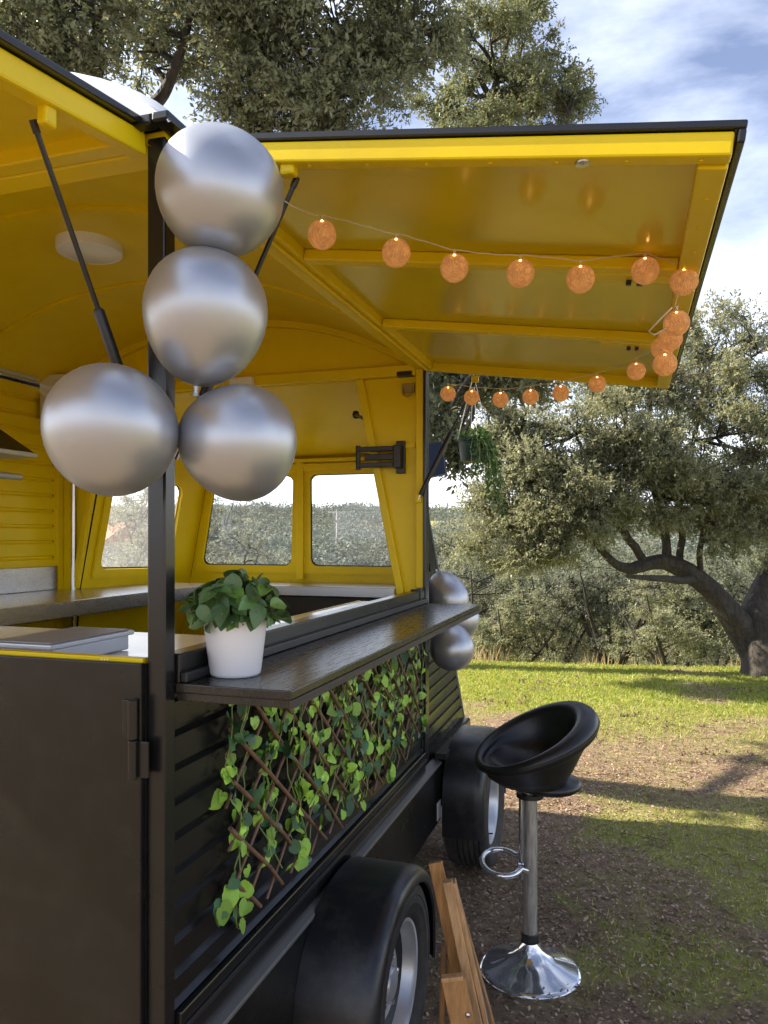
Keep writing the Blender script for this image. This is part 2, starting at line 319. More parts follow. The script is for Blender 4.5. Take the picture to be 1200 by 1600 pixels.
# value noise for the ground and the crowns
_T = np.random.default_rng(5).random((256, 256))
def vn(x, y):
    xi = np.floor(x).astype(int); yi = np.floor(y).astype(int); fx = x - xi; fy = y - yi
    fx = fx * fx * (3 - 2 * fx); fy = fy * fy * (3 - 2 * fy); g = lambda a, b: _T[a & 255, b & 255]
    return (g(xi, yi) * (1 - fx) + g(xi + 1, yi) * fx) * (1 - fy) + (g(xi, yi + 1) * (1 - fx) + g(xi + 1, yi + 1) * fx) * fy
def fbm(x, y, o=4):
    s = 0; a = 0.5; t = 0
    for i in range(o): s = s + a * vn(x * 2 ** i + 17.3 * i, y * 2 ** i + 9.1 * i); t += a; a *= 0.5
    return s / t
def sstep(a, b, x): t = np.clip((x - a) / (b - a), 0, 1); return t * t * (3 - 2 * t)

# ------------------------------------------------------------------ ground and hills: one sheet
def depth_lat(x, y): return -SA * x + CA * y, CA * x + SA * y
def ground_h(x, y):
    x = np.asarray(x, float); y = np.asarray(y, float)
    D, L = depth_lat(x, y); r = np.hypot(x, y)
    edge = 10.0 - 0.16 * np.clip(L, -6, 8) + (fbm(x * .35 + 3, y * .35) - .5) * 0.8
    s = np.where(D > 0, D, -1)
    over = np.clip(s - edge, 0, None)
    fall = -2.6 * (1 - np.exp(-over / 7.0))
    hill = sstep(45, 230, s) * (8.0 + 6 * (fbm(x * .011, y * .011, 3) - .5)) + sstep(200, 900, s) * 26
    near = (fbm(x * 1.3, y * 1.3) - .5) * 0.035 * sstep(1.2, 3.0, r) + (fbm(x * 7, y * 7, 3) - .5) * 0.022
    far = (fbm(x * .09, y * .09) - .5) * 1.2 * sstep(14, 40, r)
    return fall + hill + near + far
def grass_mask(x, y):
    D, L = depth_lat(x, y)
    lawn = (1 - .8 * sstep(11, 14, D)) * sstep(5.2, 8.6, D + (fbm(x * 1.1, y * 1.1, 5) - .5) * 4.5 + 0.32 * np.clip(L - 1, -2, 3))
    patch = sstep(0.50, 0.68, .55 * fbm(x * 1.3 + 40, y * 1.3 + 7) + .45 * fbm(x * 4.3 + 4, y * 4.3 + 9) + 0.05 * np.clip(L - 1.1, -2, 1.6) + .20 * sstep(.8, 1.7, L) * sstep(2.4, 3.2, D)) * (1 - .8 * sstep(4.2, 5.0, D) * (1 - sstep(5.8, 6.6, D)))
    bare = sstep(0.60, 0.70, fbm(x * .9 + 90, y * 1.9 + 60)) * sstep(7.2, 6.6, D) * sstep(2.2, 1.2, L) + 0.9 * sstep(0.55, 0.64, fbm(x * 1.3 + 12, y * 1.3 + 33, 5))
    return np.clip(np.maximum(lawn, patch * 0.60) * (1 - 0.85 * np.clip(bare, 0, 1)), 0, 1)

def build_ground():
    fine = np.radians(np.concatenate([np.arange(-180, -40, 4.0), np.arange(-40, 40, 0.35), np.arange(40, 180, 4.0)]))
    rad = np.concatenate([[0.02, .4, .8], 1.2 * 1.0175 ** np.arange(0, 190), 33 * 1.06 ** np.arange(1, 70)])
    A, Rr = np.meshgrid(fine, rad)
    X = Rr * (-np.sin(YAW + (-A))); Y = Rr * np.cos(YAW - A)
    Z = ground_h(X, Y); n, m = X.shape
    V = np.stack([X, Y, Z], -1).reshape(-1, 3)
    i, j = np.meshgrid(np.arange(n - 1), np.arange(m), indexing='ij'); j2 = (j + 1) % m
    Fq = np.stack([i * m + j, i * m + j2, (i + 1) * m + j2, (i + 1) * m + j], -1).reshape(-1, 4)[:, ::-1]
    me = np_mesh('ground', V, Fq); me.polygons.foreach_set('use_smooth', np.ones(len(Fq), bool))
    at = me.attributes.new('grassy', 'FLOAT', 'POINT'); at.data.foreach_set('value', grass_mask(V[:, 0], V[:, 1]).astype(np.float32))
    m = bpy.data.materials.new('grassy_earth'); m.use_nodes = True; t = m.node_tree; b = t.nodes['Principled BSDF']; b.inputs['Roughness'].default_value = 0.95
    b.inputs['Specular IOR Level'].default_value = 0.15
    c = t.nodes.new('ShaderNodeTexCoord')
    def noise(s, d=8, ro=0.65):
        q = t.nodes.new('ShaderNodeTexNoise'); q.inputs['Scale'].default_value = s; q.inputs['Detail'].default_value = d; q.inputs['Roughness'].default_value = ro
        t.links.new(c.outputs['Object'], q.inputs['Vector']); return q
    def ramp(src, st):
        q = t.nodes.new('ShaderNodeValToRGB'); e = q.color_ramp.elements
        while len(e) < len(st): e.new(0.5)
        for k, (p, cc) in enumerate(st): e[k].position = p; e[k].color = (*cc, 1)
        t.links.new(src, q.inputs[0]); return q
    nd = noise(19, 10, 0.78)
    earth = ramp(nd.outputs['Fac'], [(0.30, (0.105, 0.074, 0.052)), (0.48, (0.25, 0.176, 0.115)), (0.62, (0.37, 0.268, 0.178)), (0.76, (0.52, 0.41, 0.29))])
    ng = noise(30, 8, 0.7)
    green = ramp(ng.outputs['Fac'], [(0.3, (0.18, 0.17, 0.05)), (0.5, (0.32, 0.36, 0.065)), (0.68, (0.45, 0.47, 0.11)), (0.8, (0.55, 0.48, 0.24))])
    a = t.nodes.new('ShaderNodeAttribute'); a.attribute_name = 'grassy'
    nn = noise(5, 9, 0.8); mr = t.nodes.new('ShaderNodeMapRange'); mr.inputs['From Min'].default_value = 0.3; mr.inputs['From Max'].default_value = 0.7
    mr.inputs['To Min'].default_value = -0.35; mr.inputs['To Max'].default_value = 0.35; t.links.new(nn.outputs['Fac'], mr.inputs['Value'])
    ad = t.nodes.new('ShaderNodeMath'); ad.operation = 'ADD'; ad.use_clamp = True; t.links.new(a.outputs['Fac'], ad.inputs[0]); t.links.new(mr.outputs[0], ad.inputs[1])
    mu = t.nodes.new('ShaderNodeMath'); mu.operation = 'MULTIPLY'; mu.use_clamp = True; t.links.new(ad.outputs[0], mu.inputs[0]); mu.inputs[1].default_value = 0.95
    mm = t.nodes.new('ShaderNodeMix'); mm.data_type = 'RGBA'; t.links.new(mu.outputs[0], mm.inputs['Factor']); t.links.new(earth.outputs[0], mm.inputs[6]); t.links.new(green.outputs[0], mm.inputs[7])
    t.links.new(mm.outputs[2], b.inputs['Base Color'])
    nb = noise(45, 8, 0.75); bp = t.nodes.new('ShaderNodeBump'); bp.inputs['Strength'].default_value = 0.9; bp.inputs['Distance'].default_value = 0.03
    t.links.new(nb.outputs['Fac'], bp.inputs['Height']); t.links.new(bp.outputs[0], b.inputs['Normal'])
    o = link('ground', me, m, fix=False); tag(o, kind='structure')
build_ground()
def gz(x, y): return float(ground_h(x, y))

# ------------------------------------------------------------------ the trailer
VS, VC, VL = -0.85, -1.825, -2.80
U0, UE, UF = 1.267, 3.25, 4.20
def mir(p): return Vector((2 * VC - p[0], p[1], p[2]))
T = thing('food_trailer', 'black catering trailer with yellow inside, side awning propped open', 'trailer', (VC, 2.7, 0))

# posts
b = MB().box(-.89, VS, U0, 1.304, .36, 2.372); b.build('corner_post', M_blk, T, bevel=.004)
b = MB().box(-.886, -.852, 3.214, UE - .002, 1.375, 2.37); b.build('corner_post', M_yel, T, bevel=.003)
b = MB().box(-.8515, -.838, 3.206, 3.262, .60, 2.372); b.build('post_cover', M_blk, T, bevel=.003)
b = MB().box(-2.84, -2.80, U0, 1.304, .36, 2.36).box(-2.84, -2.80, 3.21, 3.25, .36, 2.36); b.build('rear_post', M_blk, T, bevel=.004)

# corrugated side under the opening
def corrugated(x, y0, y1, z0, z1, pitch, depth, sgn=1, slot=0.30):
    prof = []; z = z1
    while z > z0 + 1e-4:
        zl = max(z - pitch, z0)
        prof += [(x, z), (x, zl + pitch * slot), (x - sgn * depth, zl + pitch * (slot - .07)), (x - sgn * depth, zl + pitch * .14), (x + sgn * depth * .15, zl + pitch * .0)]
        z = zl
    prof.append((x, z0))
    m = MB(); ys = np.linspace(y0, y1, 3)
    m.grid([[(px_, yy, pz) for yy in ys] for px_, pz in prof]); return m
corrugated(VS - .004, 1.304, 3.207, .665, 1.272, .0685, .010).build('corrugated_side', M_blk, T, smooth=25)
MB().box(-.905, VS - .018, 1.306, 3.212, .36, 1.30).build('side_core', M_blk, T)
m = MB().box(VS - .012, VS + .012, 1.306, 3.205, .579, .662); m.build('waist_rail', M_blk, T, bevel=.004)
m = MB().box(VS + .0125, VS + .0175, 1.306, 3.205, .622, .634); m.build('rail_groove', M_dark, T, bevel=.001)
# bevelled ledge, its sky sheen put into the grey colour; skirt below
m = MB().prism([(VS + .014, 1.306, .572), (VS + .032, 1.306, .565), (VS + .032, 1.306, .555), (VS - .01, 1.306, .555), (VS - .01, 1.306, .578)], (0, 2.11, 0))
m.build('skirt_ledge', pbr('ledge_sky_sheen_grey', (0.15, 0.145, 0.14), 0.35, metal=0.3, var=.1), T, bevel=.002)
MB().box(VS - .01, VS + .028, 1.306, 3.415, .30, .5545).build('skirt_panel', M_blkd, T, bevel=.004)
q = P(672, 1296, v=VS + .036); MB().box(VS + .0285, VS + .0298, 3.34, 3.405, .315, .395).build('maker_plate', M_label, T)
# sill and shelf
MB().box(-.886, -.842, 1.306, 3.20, 1.308, 1.368).build('sill_rail', M_blk, T, bevel=.004)
MB().box(-.842, -.826, 1.306, 3.20, 1.3115, 1.332).build('shelf_hinge', M_dark, T, bevel=.003)
MB().box(-.884, -.862, 3.12, 3.15, 1.368, 1.374).box(-.862, -.838, 3.12, 3.14, 1.33, 1.376).build('sill_catch', M_dark, T, bevel=.002)
sh = thing('serving_shelf', None, None, (-.72, 2.2, 1.3)); attach(sh, T)
MB().box(-.849, -.600, 1.300, 3.202, 1.293, 1.311).build('board', M_shelf, sh, bevel=.0025)
MB().box(-.849, -.606, 1.306, 3.196, 1.276, 1.2925).build('board', M_shelf, sh, bevel=.002)
MB().box(-.605, -.5985, 1.303, 3.199, 1.2755, 1.2925).build('board_edge', M_ply, sh, bevel=.001)

# rear half door with hinge
d = thing('half_door', None, None, (-1.3, 1.262, .8)); attach(d, T)
MB().box(-1.86, -.8925, 1.250, 1.266, .36, 1.355).build('door_panel', M_blkd, d, bevel=.003)
MB().box(-.8985, -.8912, 1.2666, 1.285, .38, 1.352).build('door_seal', M_dark, d)
MB().box(-1.86, -.8990, 1.2665, 1.288, .40, 1.362).build('door_lining', M_yel, d, bevel=.002)
m = MB()
for k in range(3):
    c_ = P(159 + 5.2 * k, 1031, u=1.25); m.lathe([(.0016, 0), (.0016, .0012), (.0001, .0018)], 8, Matrix.Translation(c_) @ Matrix.Rotation(R(90), 4, 'X'))
m.build('screw_heads', M_steel, d)
MB().box(-2.80, -1.868, 1.250, 1.266, .36, 1.355).build('door_panel', M_blkd, d, bevel=.003)
hg = MB().tube([(-.903, 1.240, 1.212), (-.903, 1.240, 1.288)], .0105, 14).build('hinge', M_blk, d, bevel=.002, smooth=40)
MB().tube([(-.903, 1.240, 1.136), (-.903, 1.240, 1.2105)], .0095, 14).build('barrel', M_blk, hg, bevel=.002, smooth=40)
MB().box(-.900, -.872, 1.244, 1.2505, 1.138, 1.208).build('leaf_plate', M_blk, hg, bevel=.002)
MB().box(-.930, -.905, 1.244, 1.2505, 1.215, 1.285).build('leaf_plate', M_blk, hg, bevel=.002)

# underframe, floor, far side
MB().box(-2.78, -.90, 1.30, 4.16, .32, .44).build('floor_panel', M_dark, T)
MB().box(-2.79, -.906, 1.305, 4.14, .44, .46).build('floor_lining', pbr('grey_vinyl', (0.12, .11, .09), .5), T)
MB().box(-2.85, -2.815, U0, UE, .34, 2.36).build('far_side', M_blk, T)
corrugated(-2.795, 1.31, 3.19, .50, 2.34, .078, .009, 1, .28).build('corrugated_lining', M_yel, T, smooth=25)
MB().box(-2.80, -2.775, 3.19, 3.235, .46, 2.36).build('lining_edge', M_yel, T, bevel=.002)

# roof and ceiling arches
def arch_out(v, y=2.2):
    s = min(1, abs(v - VC) / 1.01); return 2.39 + (.205 + .085 * min(1, max(0, (y - 1.25) / .6))) * (1 - s ** 3.2) ** .8
def arch_in(v, y=2.2):
    s = min(1, abs(v - VC) / .945); return 2.355 + (.19 + .075 * min(1, max(0, (y - 1.25) / .6))) * (1 - s ** 2.3)
va = [VC + 1.01 * math.sin(a) for a in np.linspace(-math.pi / 2, math.pi / 2, 33)]
vi = [VC + .945 * math.sin(a) for a in np.linspace(-math.pi / 2, math.pi / 2, 25)]
m = MB(); m.grid([[(v, y, arch_out(v, y) - dz) for v in va] for y, dz in ((1.226, .02), (1.25, .0), (1.5, 0), (1.85, 0), (3.28, .0), (3.34, .03))])
m.grid([[(v, 1.226, 2.393) for v in va], [(v, 1.226, arch_out(v, 1.226) - .02) for v in va]])
m.grid([[(VC + (v - VC) * .90, 3.30, arch_out(v) - .03) for v in va], [(VC + (v - VC) * .665, UF + .04, 2.10 + (arch_out(v) - 2.39) * .25) for v in va]])
m.build('roof', M_roof, T, smooth=50)
m = MB()
for s in (1, -1):
    m.box(*sorted((VC + s * .975, VC + s * 1.011)), 1.223, 3.35, 2.376, 2.394)
m.box(VC - .973, VC + .973, 1.2235, 1.25, 2.374, 2.3925)
m.build('roof_trim', M_blk, T, bevel=.004)
m = MB(); m.grid([[(v, y, arch_in(v, y)) for v in vi] for y in (1.26, 1.5, 1.85, 2.2, UE)]); m.build('ceiling', M_yel, T, smooth=60)
m = MB()
for y in (1.95, 2.62):
    m.grid([[(v, yy, arch_in(v) - dz) for v in vi] for yy, dz in ((y - .02, 0.0), (y - .02, .010), (y + .02, .010), (y + .02, 0.0))])
m.build('ceiling_rib', M_yel, T)
m = MB(); m.poly([(v, UE - .004, arch_in(v)) for v in vi] + [(VC + .945, UE - .004, 2.30), (VC - .945, UE - .004, 2.30)]); m.build('bulkhead', M_yel, T)
m = MB(); m.grid([[(v, yy, arch_in(v) - dz) for v in vi] for yy, dz in ((UE - .005, .03), (UE - .03, .03), (UE - .03, .0))]); m.build('arch_trim', M_yel, T)
MB().box(-2.78, -.887, 3.205, 3.2445, 2.305, 2.352).build('cross_beam', M_yel, T, bevel=.004)
MB().box(-2.78, -.85, 1.27, 1.33, 2.345, 2.385).build('rear_header', M_yel, T, bevel=.004)
MB().box(-.888, -.852, 1.306, 3.212, 2.33, 2.372).build('side_header', M_yel, T, bevel=.004)

# front bay
ZH = (.35, 1.34)
def bay_v(u, h):
    a = np.interp(h, [.35, 1.34, 2.33], [-.853, -.94, -1.15]); c = np.interp(h, [.35, 1.34, 2.07], [-.835, -1.01, -1.15])
    f = (u - UE) / (UF - UE); return a * (1 - f) + c * f
def bay_top(u): return 2.33 + (2.07 - 2.33) * (u - UE) / (UF - UE)
def quad_map(A, B, C, Dd):
    A, B, C, Dd = map(Vector, (A, B, C, Dd))
    return lambda s, t: A * (1 - s) * (1 - t) + B * s * (1 - t) + C * s * t + Dd * (1 - s) * t
def rrect(s0, s1, t0, t1, rs, rt, n=6):
    pts = []
    for cx_, cy_, a0 in ((s1 - rs, t1 - rt, 0), (s0 + rs, t1 - rt, 90), (s0 + rs, t0 + rt, 180), (s1 - rs, t0 + rt, 270)):
        for k in range(n + 1):
            a = R(a0 + 90 * k / n); pts.append((cx_ + rs * math.cos(a), cy_ + rt * math.sin(a)))
    return pts
def wall_with_windows(q, wins, nrm, mat, parent, th=.02):
    """strips around rectangular openings; nrm points to the room"""
    m = MB(); ss = sorted({0, 1, *[w[0] for w in wins], *[w[1] for w in wins]}); ts = sorted({0, 1, *[w[2] for w in wins], *[w[3] for w in wins]})
    for i in range(len(ss) - 1):
        for j in range(len(ts) - 1):
            cs, ct = (ss[i] + ss[i + 1]) / 2, (ts[j] + ts[j + 1]) / 2
            if any(w[0] < cs < w[1] and w[2] < ct < w[3] for w in wins): continue
            m.poly([q(ss[i], ts[j]), q(ss[i + 1], ts[j]), q(ss[i + 1], ts[j + 1]), q(ss[i], ts[j + 1])])
    return m
def window(q, w, nrm, sw, tw, room, parent):
    """raised frame with rounded inner corners, black seal and pane"""
    s0, s1, t0, t1 = w; n = Vector(nrm); fr = MB()
    wf = .040
    outer = rrect(s0 - wf / sw, s1 + wf / sw, t0 - wf / tw, t1 + wf / tw, .008 / sw, .008 / tw)
    inner = rrect(s0 + .004 / sw, s1 - .004 / sw, t0 + .004 / tw, t1 - .004 / tw, .045 / sw, .045 / tw)
    k = len(outer); hgt = .016
    O0 = [q(*p) + n * .002 for p in outer]; O1 = [q(*p) + n * hgt for p in outer]; I1 = [q(*p) + n * hgt for p in inner]; I0 = [q(*p) - n * .012 for p in inner]
    for ring_a, ring_b in ((O0, O1), (O1, I1), (I1, I0)):
        fr.add(ring_a + ring_b, [(i, (i + 1) % k, k + (i + 1) % k, k + i) for i in range(k)])
    f = fr.build('window_frame', room, parent, bevel=.002)
    se = MB(); i2 = rrect(s0 + .010 / sw, s1 - .010 / sw, t0 + .010 / tw, t1 - .010 / tw, .05 / sw, .05 / tw)
    A_ = [q(*p) - n * .004 for p in rrect(s0, s1, t0, t1, .003 / sw, .003 / tw)]; B_ = [q(*p) - n * .004 for p in i2]
    se.add(A_ + B_, [(i, (i + 1) % k, k + (i + 1) % k, k + i) for i in range(k)]); se.build('seal', M_dark, f)
    MB().poly([q(*p) - n * .008 for p in i2]).build('pane', M_glass, f)
    return f
def inset(p, d):  # pull a bay point towards the bay centre line
    return Vector((p[0] - d if p[0] > VC else p[0] + d, p[1] - (d if p[1] > 4.1 else 0), p[2]))
for side in (1, -1):
    def c(u, h, d=0.0):
        p = Vector((bay_v(u, h) - d, u, h)); return p if side == 1 else mir(p)
    win = [(.10, .74, .09, .70)]
    # room side
    for d_, mt_, nm in ((.030, M_yel, 'bay_lining'), (0.0, M_blk, 'bay_side')):
        q = quad_map(c(UE + .002, 1.34, d_), c(UF - d_, 1.34, d_), c(UF - d_, bay_top(UF) - d_ * .3, d_), c(UE + .002, bay_top(UE) - d_ * .3, d_))
        m = wall_with_windows(q, win, (0, 0, 0), mt_, T)
        if d_: m.poly([c(UE + .002, .46, d_), c(UF - d_, .46, d_), c(UF - d_, 1.34, d_), c(UE + .002, 1.34, d_)])
        else:
            rows = []
            for k in range(19):
                h = .35 + (1.34 - .35) * k / 18
                for e, off in ((0, 0.0), (.35, 0.0), (.42, .010), (.62, .010), (.7, -.002)):
                    hh = h + e * .055
                    if hh <= 1.34 and (h > .62 or e == 0): rows.append([c(UE + .004, hh, off), c(UF, hh, off)])
            m.grid(rows)
        o = m.build(nm, mt_, T)
        if d_: qi = q
    nrm = (qi(1, 0) - qi(0, 0)).cross(qi(0, 1) - qi(0, 0)).normalized()
    if nrm.x * (-side) < 0: nrm = -nrm
    window(qi, win[0], nrm, .95, .9, M_yel, T)
    # partition between main body and bay, slanted pillar
    e_ = -.889 if side == 1 else -.853; pv = [(e_, 1.375), (e_, 2.304), (-1.143, 2.304), (-.955, 1.375)]
    pts = [Vector((v, UE - .012, h)) for v, h in pv]
    if side == -1: pts = [mir(p) for p in pts]
    MB().prism(pts, (0, .01, 0)).build('partition', M_yel, T, bevel=.001)
    a_, b_ = Vector((-.955, UE - .022, 1.335)), Vector((-1.150, UE - .022, 2.304))
    if side == -1: a_, b_ = mir(a_), mir(b_)
    MB().bar(a_, b_, .030, .034, up=(1, 0, .2)).build('slanted_pillar', M_yel, T, bevel=.004)
    a_, b_ = Vector((-.892, UE - .018, 2.00)), Vector((-1.07, UE - .018, 2.00))
    if side == -1: a_, b_ = mir(a_), mir(b_)
    MB().bar(a_, b_, .012, .022).build('partition_rail', M_yel, T, bevel=.002)
    # low partition under the counter and post foot
    a_ = [Vector((v, UE - .014, h)) for v, h in ((-.89 if side == 1 else -.853, .46), (-.89 if side == 1 else -.853, 1.3748), (-.962, 1.3748), (-.90, .46))]
    if side == -1: a_ = [mir(p) for p in a_]
    MB().prism(a_, (0, .01, 0)).build('partition', M_yel, T)
    # bay corner trim
    m = MB(); m.tube([c(UF, .36, .01), c(UF, 1.34, .01), c(UF, 2.07, .01)], .014, 8); m.build('bay_corner_trim', M_blk, T, smooth=50)
# front wall
def fw(d): return quad_map((2 * VC + 1.01 + d, UF - d, 1.34), (-1.01 - d, UF - d, 1.34), (-1.15 - d, UF - d, 2.07), (2 * VC + 1.15 + d, UF - d, 2.07))
def st(q, v, h):
    t = (h - 1.34) / .73; l, r_ = q(0, t).x, q(1, t).x; return (v - l) / (r_ - l)
q = fw(.03)
ws = [(st(q, -1.800, 1.7), st(q, -1.20, 1.7), .11, .862), (st(q, -2.48, 1.7), st(q, -1.905, 1.7), .11, .862)]
m = wall_with_windows(q, ws, (0, -1, 0), M_yel, T); m.poly([(2 * VC + .86, UF - .03, .46), (-.87, UF - .03, .46), (-1.03, UF - .03, 1.34), (2 * VC + 1.03, UF - .03, 1.34)])
m.build('bay_lining', M_yel, T)
qo = fw(0.0); m = wall_with_windows(qo, ws, (0, 1, 0), M_blk, T); m.poly([(2 * VC + .835, UF, .35), (-.835, UF, .35), (-1.01, UF, 1.34), (2 * VC + 1.01, UF, 1.34)]); m.build('bay_front', M_blk, T)
for w_ in ws: window(q, w_, (0, -1, 0), 1.57, .73, M_yel, T)
MB().bar((-1.853, UF - .05, 1.345), (-1.853, UF - .05, 2.06), .045, .03, up=(0, 1, 0)).build('mullion', M_yel, T, bevel=.004)
MB().box(-2.47, -1.17, UF - .06, UF - .031, 1.985, 2.03).build('window_header', M_yel, T, bevel=.004)
MB().box(-2.47, -1.17, UF - .10, UF - .061, 2.035, 2.055).build('header_rail', M_yel, T, bevel=.003)
# bay ceiling
MB().grid([[(-1.155, UE + .002, 2.315), (2 * VC + 1.155, UE + .002, 2.315)], [(-1.15, UF - .025, 2.06), (2 * VC + 1.15, UF - .025, 2.06)]]).build('bay_ceiling', M_yel, T)

# counters
MB().box(-2.78, -2.22, 1.33, 3.86, 1.262, 1.33).build('steel_counter', M_steel, T, bevel=.004)
MB().box(-2.219, -1.16, 3.80, 4.14, 1.275, 1.33).build('steel_counter', M_steel, T, bevel=.004)
MB().box(-2.778, -2.766, 1.33, 3.185, 1.3305, 1.45).build('backsplash', M_steel, T, bevel=.003)
MB().box(-2.20, -1.18, 3.82, 4.13, .46, 1.27).build('bay_cabinet', pbr('dark_cabinet', (.03, .025, .018), .6), T)
MB().box(-1.135, -.888, 1.96, 3.20, 1.288, 1.312).build('worktop', M_top, T, bevel=.002)
MB().box(-1.95, -.8935, 1.306, 1.955, 1.288, 1.312).build('worktop', M_top, T, bevel=.002)
MB().box(-1.95, -.8935, 1.290, 1.3055, 1.286, 1.316).box(-.8935, -.8885, 1.34, 3.2, 1.314, 1.33).box(-1.150, -1.136, 1.96, 3.2, 1.26, 1.314).build('worktop_edge', M_yel, T, bevel=.002)
MB().box(-1.12, -.91, 1.99, 3.18, .46, 1.286).build('side_cabinet', pbr('yellow_cabinet', (.55, .38, .01), .5), T)
# pipe, hood, tube light, heater box, ceiling lamp
MB().tube([(-2.70, 3.22, .47), (-2.70, 3.22, 2.30)], .013, 12).build('steel_pipe', M_steel, T, smooth=50)
m = MB().hexa([Vector(p) for p in ((-2.76, 1.55, 1.945), (-2.34, 1.55, 1.945), (-2.34, 2.56, 1.945), (-2.76, 2.56, 1.945), (-2.76, 1.75, 2.20), (-2.60, 1.75, 2.20), (-2.60, 2.32, 2.20), (-2.76, 2.32, 2.20))])
hd = m.build('extractor_hood', pbr('dark_steel', (.12, .105, .085), .35, metal=.9), T, bevel=.003)
MB().box(-2.765, -2.332, 1.54, 2.568, 1.925, 1.944).build('hood_lip', M_alu, hd, bevel=.003)
m = MB().box(-2.60, -2.50, 1.6, 2.62, 1.845, 1.872); tl = m.build('under_hood_light', M_steel, T, bevel=.008, seg=3)
MB().tube([(-2.49, 1.6, 1.855), (-2.49, 2.64, 1.855)], .014, 10).build('tube', M_alu, tl, smooth=50)
MB().box(-2.766, -2.60, 2.2, 2.24, 1.85, 1.87).build('bracket', M_steel, tl)
MB().tube([(-2.745, 1.4, 2.365), (-2.745, 3.02, 2.365)], .013, 10).build('conduit', M_alu, T, smooth=50)
m = MB().prism([(-2.77, 3.06, 2.18), (-2.56, 3.06, 2.18), (-2.53, 3.06, 2.24), (-2.57, 3.06, 2.33), (-2.63, 3.06, 2.395), (-2.77, 3.06, 2.395)], (0, .13, 0)); wh = m.build('wall_heater', M_cream, T, bevel=.006)
MB().box(-2.535, -2.46, 3.07, 3.18, 2.185, 2.26).build('cover', M_cream, wh, bevel=.004)
lp = P(140, 400, h=2.575)
m = MB().lathe([(.0001, -.036), (.085, -.036), (.092, -.032), (.096, -.034), (.108, -.030), (.110, -.020), (.110, .02), (.02, .03)], 40, Matrix.Translation((lp.x, lp.y, arch_in(lp.x) - .006)))
m.build('ceiling_lamp', M_white, T, smooth=40)
lq = P(378, 600, u=3.19); MB().box(lq.x - .06, lq.x + .06, 3.17, 3.2045, lq.z - .02, lq.z + .03).build('ceiling_vent', M_white, T, bevel=.008)

# monitor bracket, latch, catch, knob
br = thing('monitor_bracket', None, None, P(628, 715, u=3.235)); attach(br, T)
pl_ = P(627, 715, u=3.235); MB().box(pl_.x - .018, pl_.x + .022, 3.212, 3.235, pl_.z - .072, pl_.z + .072).build('wall_plate', M_dark, br, bevel=.003)
ax_ = P(562, 715, u=3.20).x
for zz, hh in ((.035, .011), (-.035, .011), (0, .014)):
    MB().box(ax_ + .006 if zz else ax_ + .03, pl_.x - .019, 3.165 if zz else 3.175, 3.195 if zz else 3.19, pl_.z + zz - hh, pl_.z + zz + hh).build('arm', M_dark, br, bevel=.003)
MB().tube([(ax_, 3.18, pl_.z - .055), (ax_, 3.18, pl_.z + .052)], .011, 12).build('pivot', M_dark, br, smooth=50)
MB().box(pl_.x - .019, pl_.x + .012, 3.170, 3.2115, pl_.z - .05, pl_.z + .05).build('arm_joint', M_dark, br, bevel=.004)
la = P(634, 585, u=3.225); MB().box(la.x - .035, la.x + .035, 3.20, 3.236, la.z - .012, la.z + .010).build('door_stop', M_dark, T, bevel=.003)
k_ = P(638, 610, u=3.228)
MB().tube([k_ + Vector((-.02, 0, .03)), k_ + Vector((-.02, -.01, -.02)), k_ + Vector((.0, -.015, -.03)), k_ + Vector((.02, -.01, -.02)), k_ + Vector((.02, 0, .03))], .004, 6).box(k_.x - .028, k_.x + .028, 3.222, 3.236, k_.z - .012, k_.z + .03).build('wire_catch', pbr('dull_brass', (.32, .24, .08), .4, metal=.6), T, bevel=.002)
kn = P(556, 648, u=3.42); kb = P(572, 656, u=3.235)
MB().tube([kn, kb], .0085, 8).lathe([(.0001, -.02), (.013, -.016), (.018, 0), (.013, .016), (.0001, .02)], 12, Matrix.Translation(kn)).build('knob', M_dark, T, smooth=60)
# tinted side-window flap of the bay, propped open past the post
fa, fb = P(664, 692, v=-.99), P(690, 688, v=-.84)
m = MB().hexa([Vector((-1.10, 3.62, 2.065)), Vector((-.905, 3.66, 2.06)), Vector((-.905, 4.05, 2.055)), Vector((-1.10, 4.05, 2.06)), Vector((-1.10, 3.62, 2.08)), Vector((-.905, 3.66, 2.075)), Vector((-.905, 4.05, 2.07)), Vector((-1.10, 4.05, 2.075))]) if False else None
t0, t1, t2, t3 = P(655, 694, u=3.74), P(691, 689, u=3.86), P(697, 742, u=3.80), P(655, 750, u=3.66)
m = MB().prism([t0, t1, t2, t3], (.0, .022, .0)); fl = m.build('window_flap', M_tint, T, bevel=.004)
MB().bar(t3 + Vector((.02, -.002, .004)), t2 + Vector((-.0, -.002, .004)), .012, .008).build('flap_edge', M_dark, fl)
MB().bar((t0 + t1) / 2 + Vector((-.02, .012, -.05)), Vector((bay_v(3.8, 2.0), 3.8, 2.0)), .014, .014).build('stay', M_dark, fl)

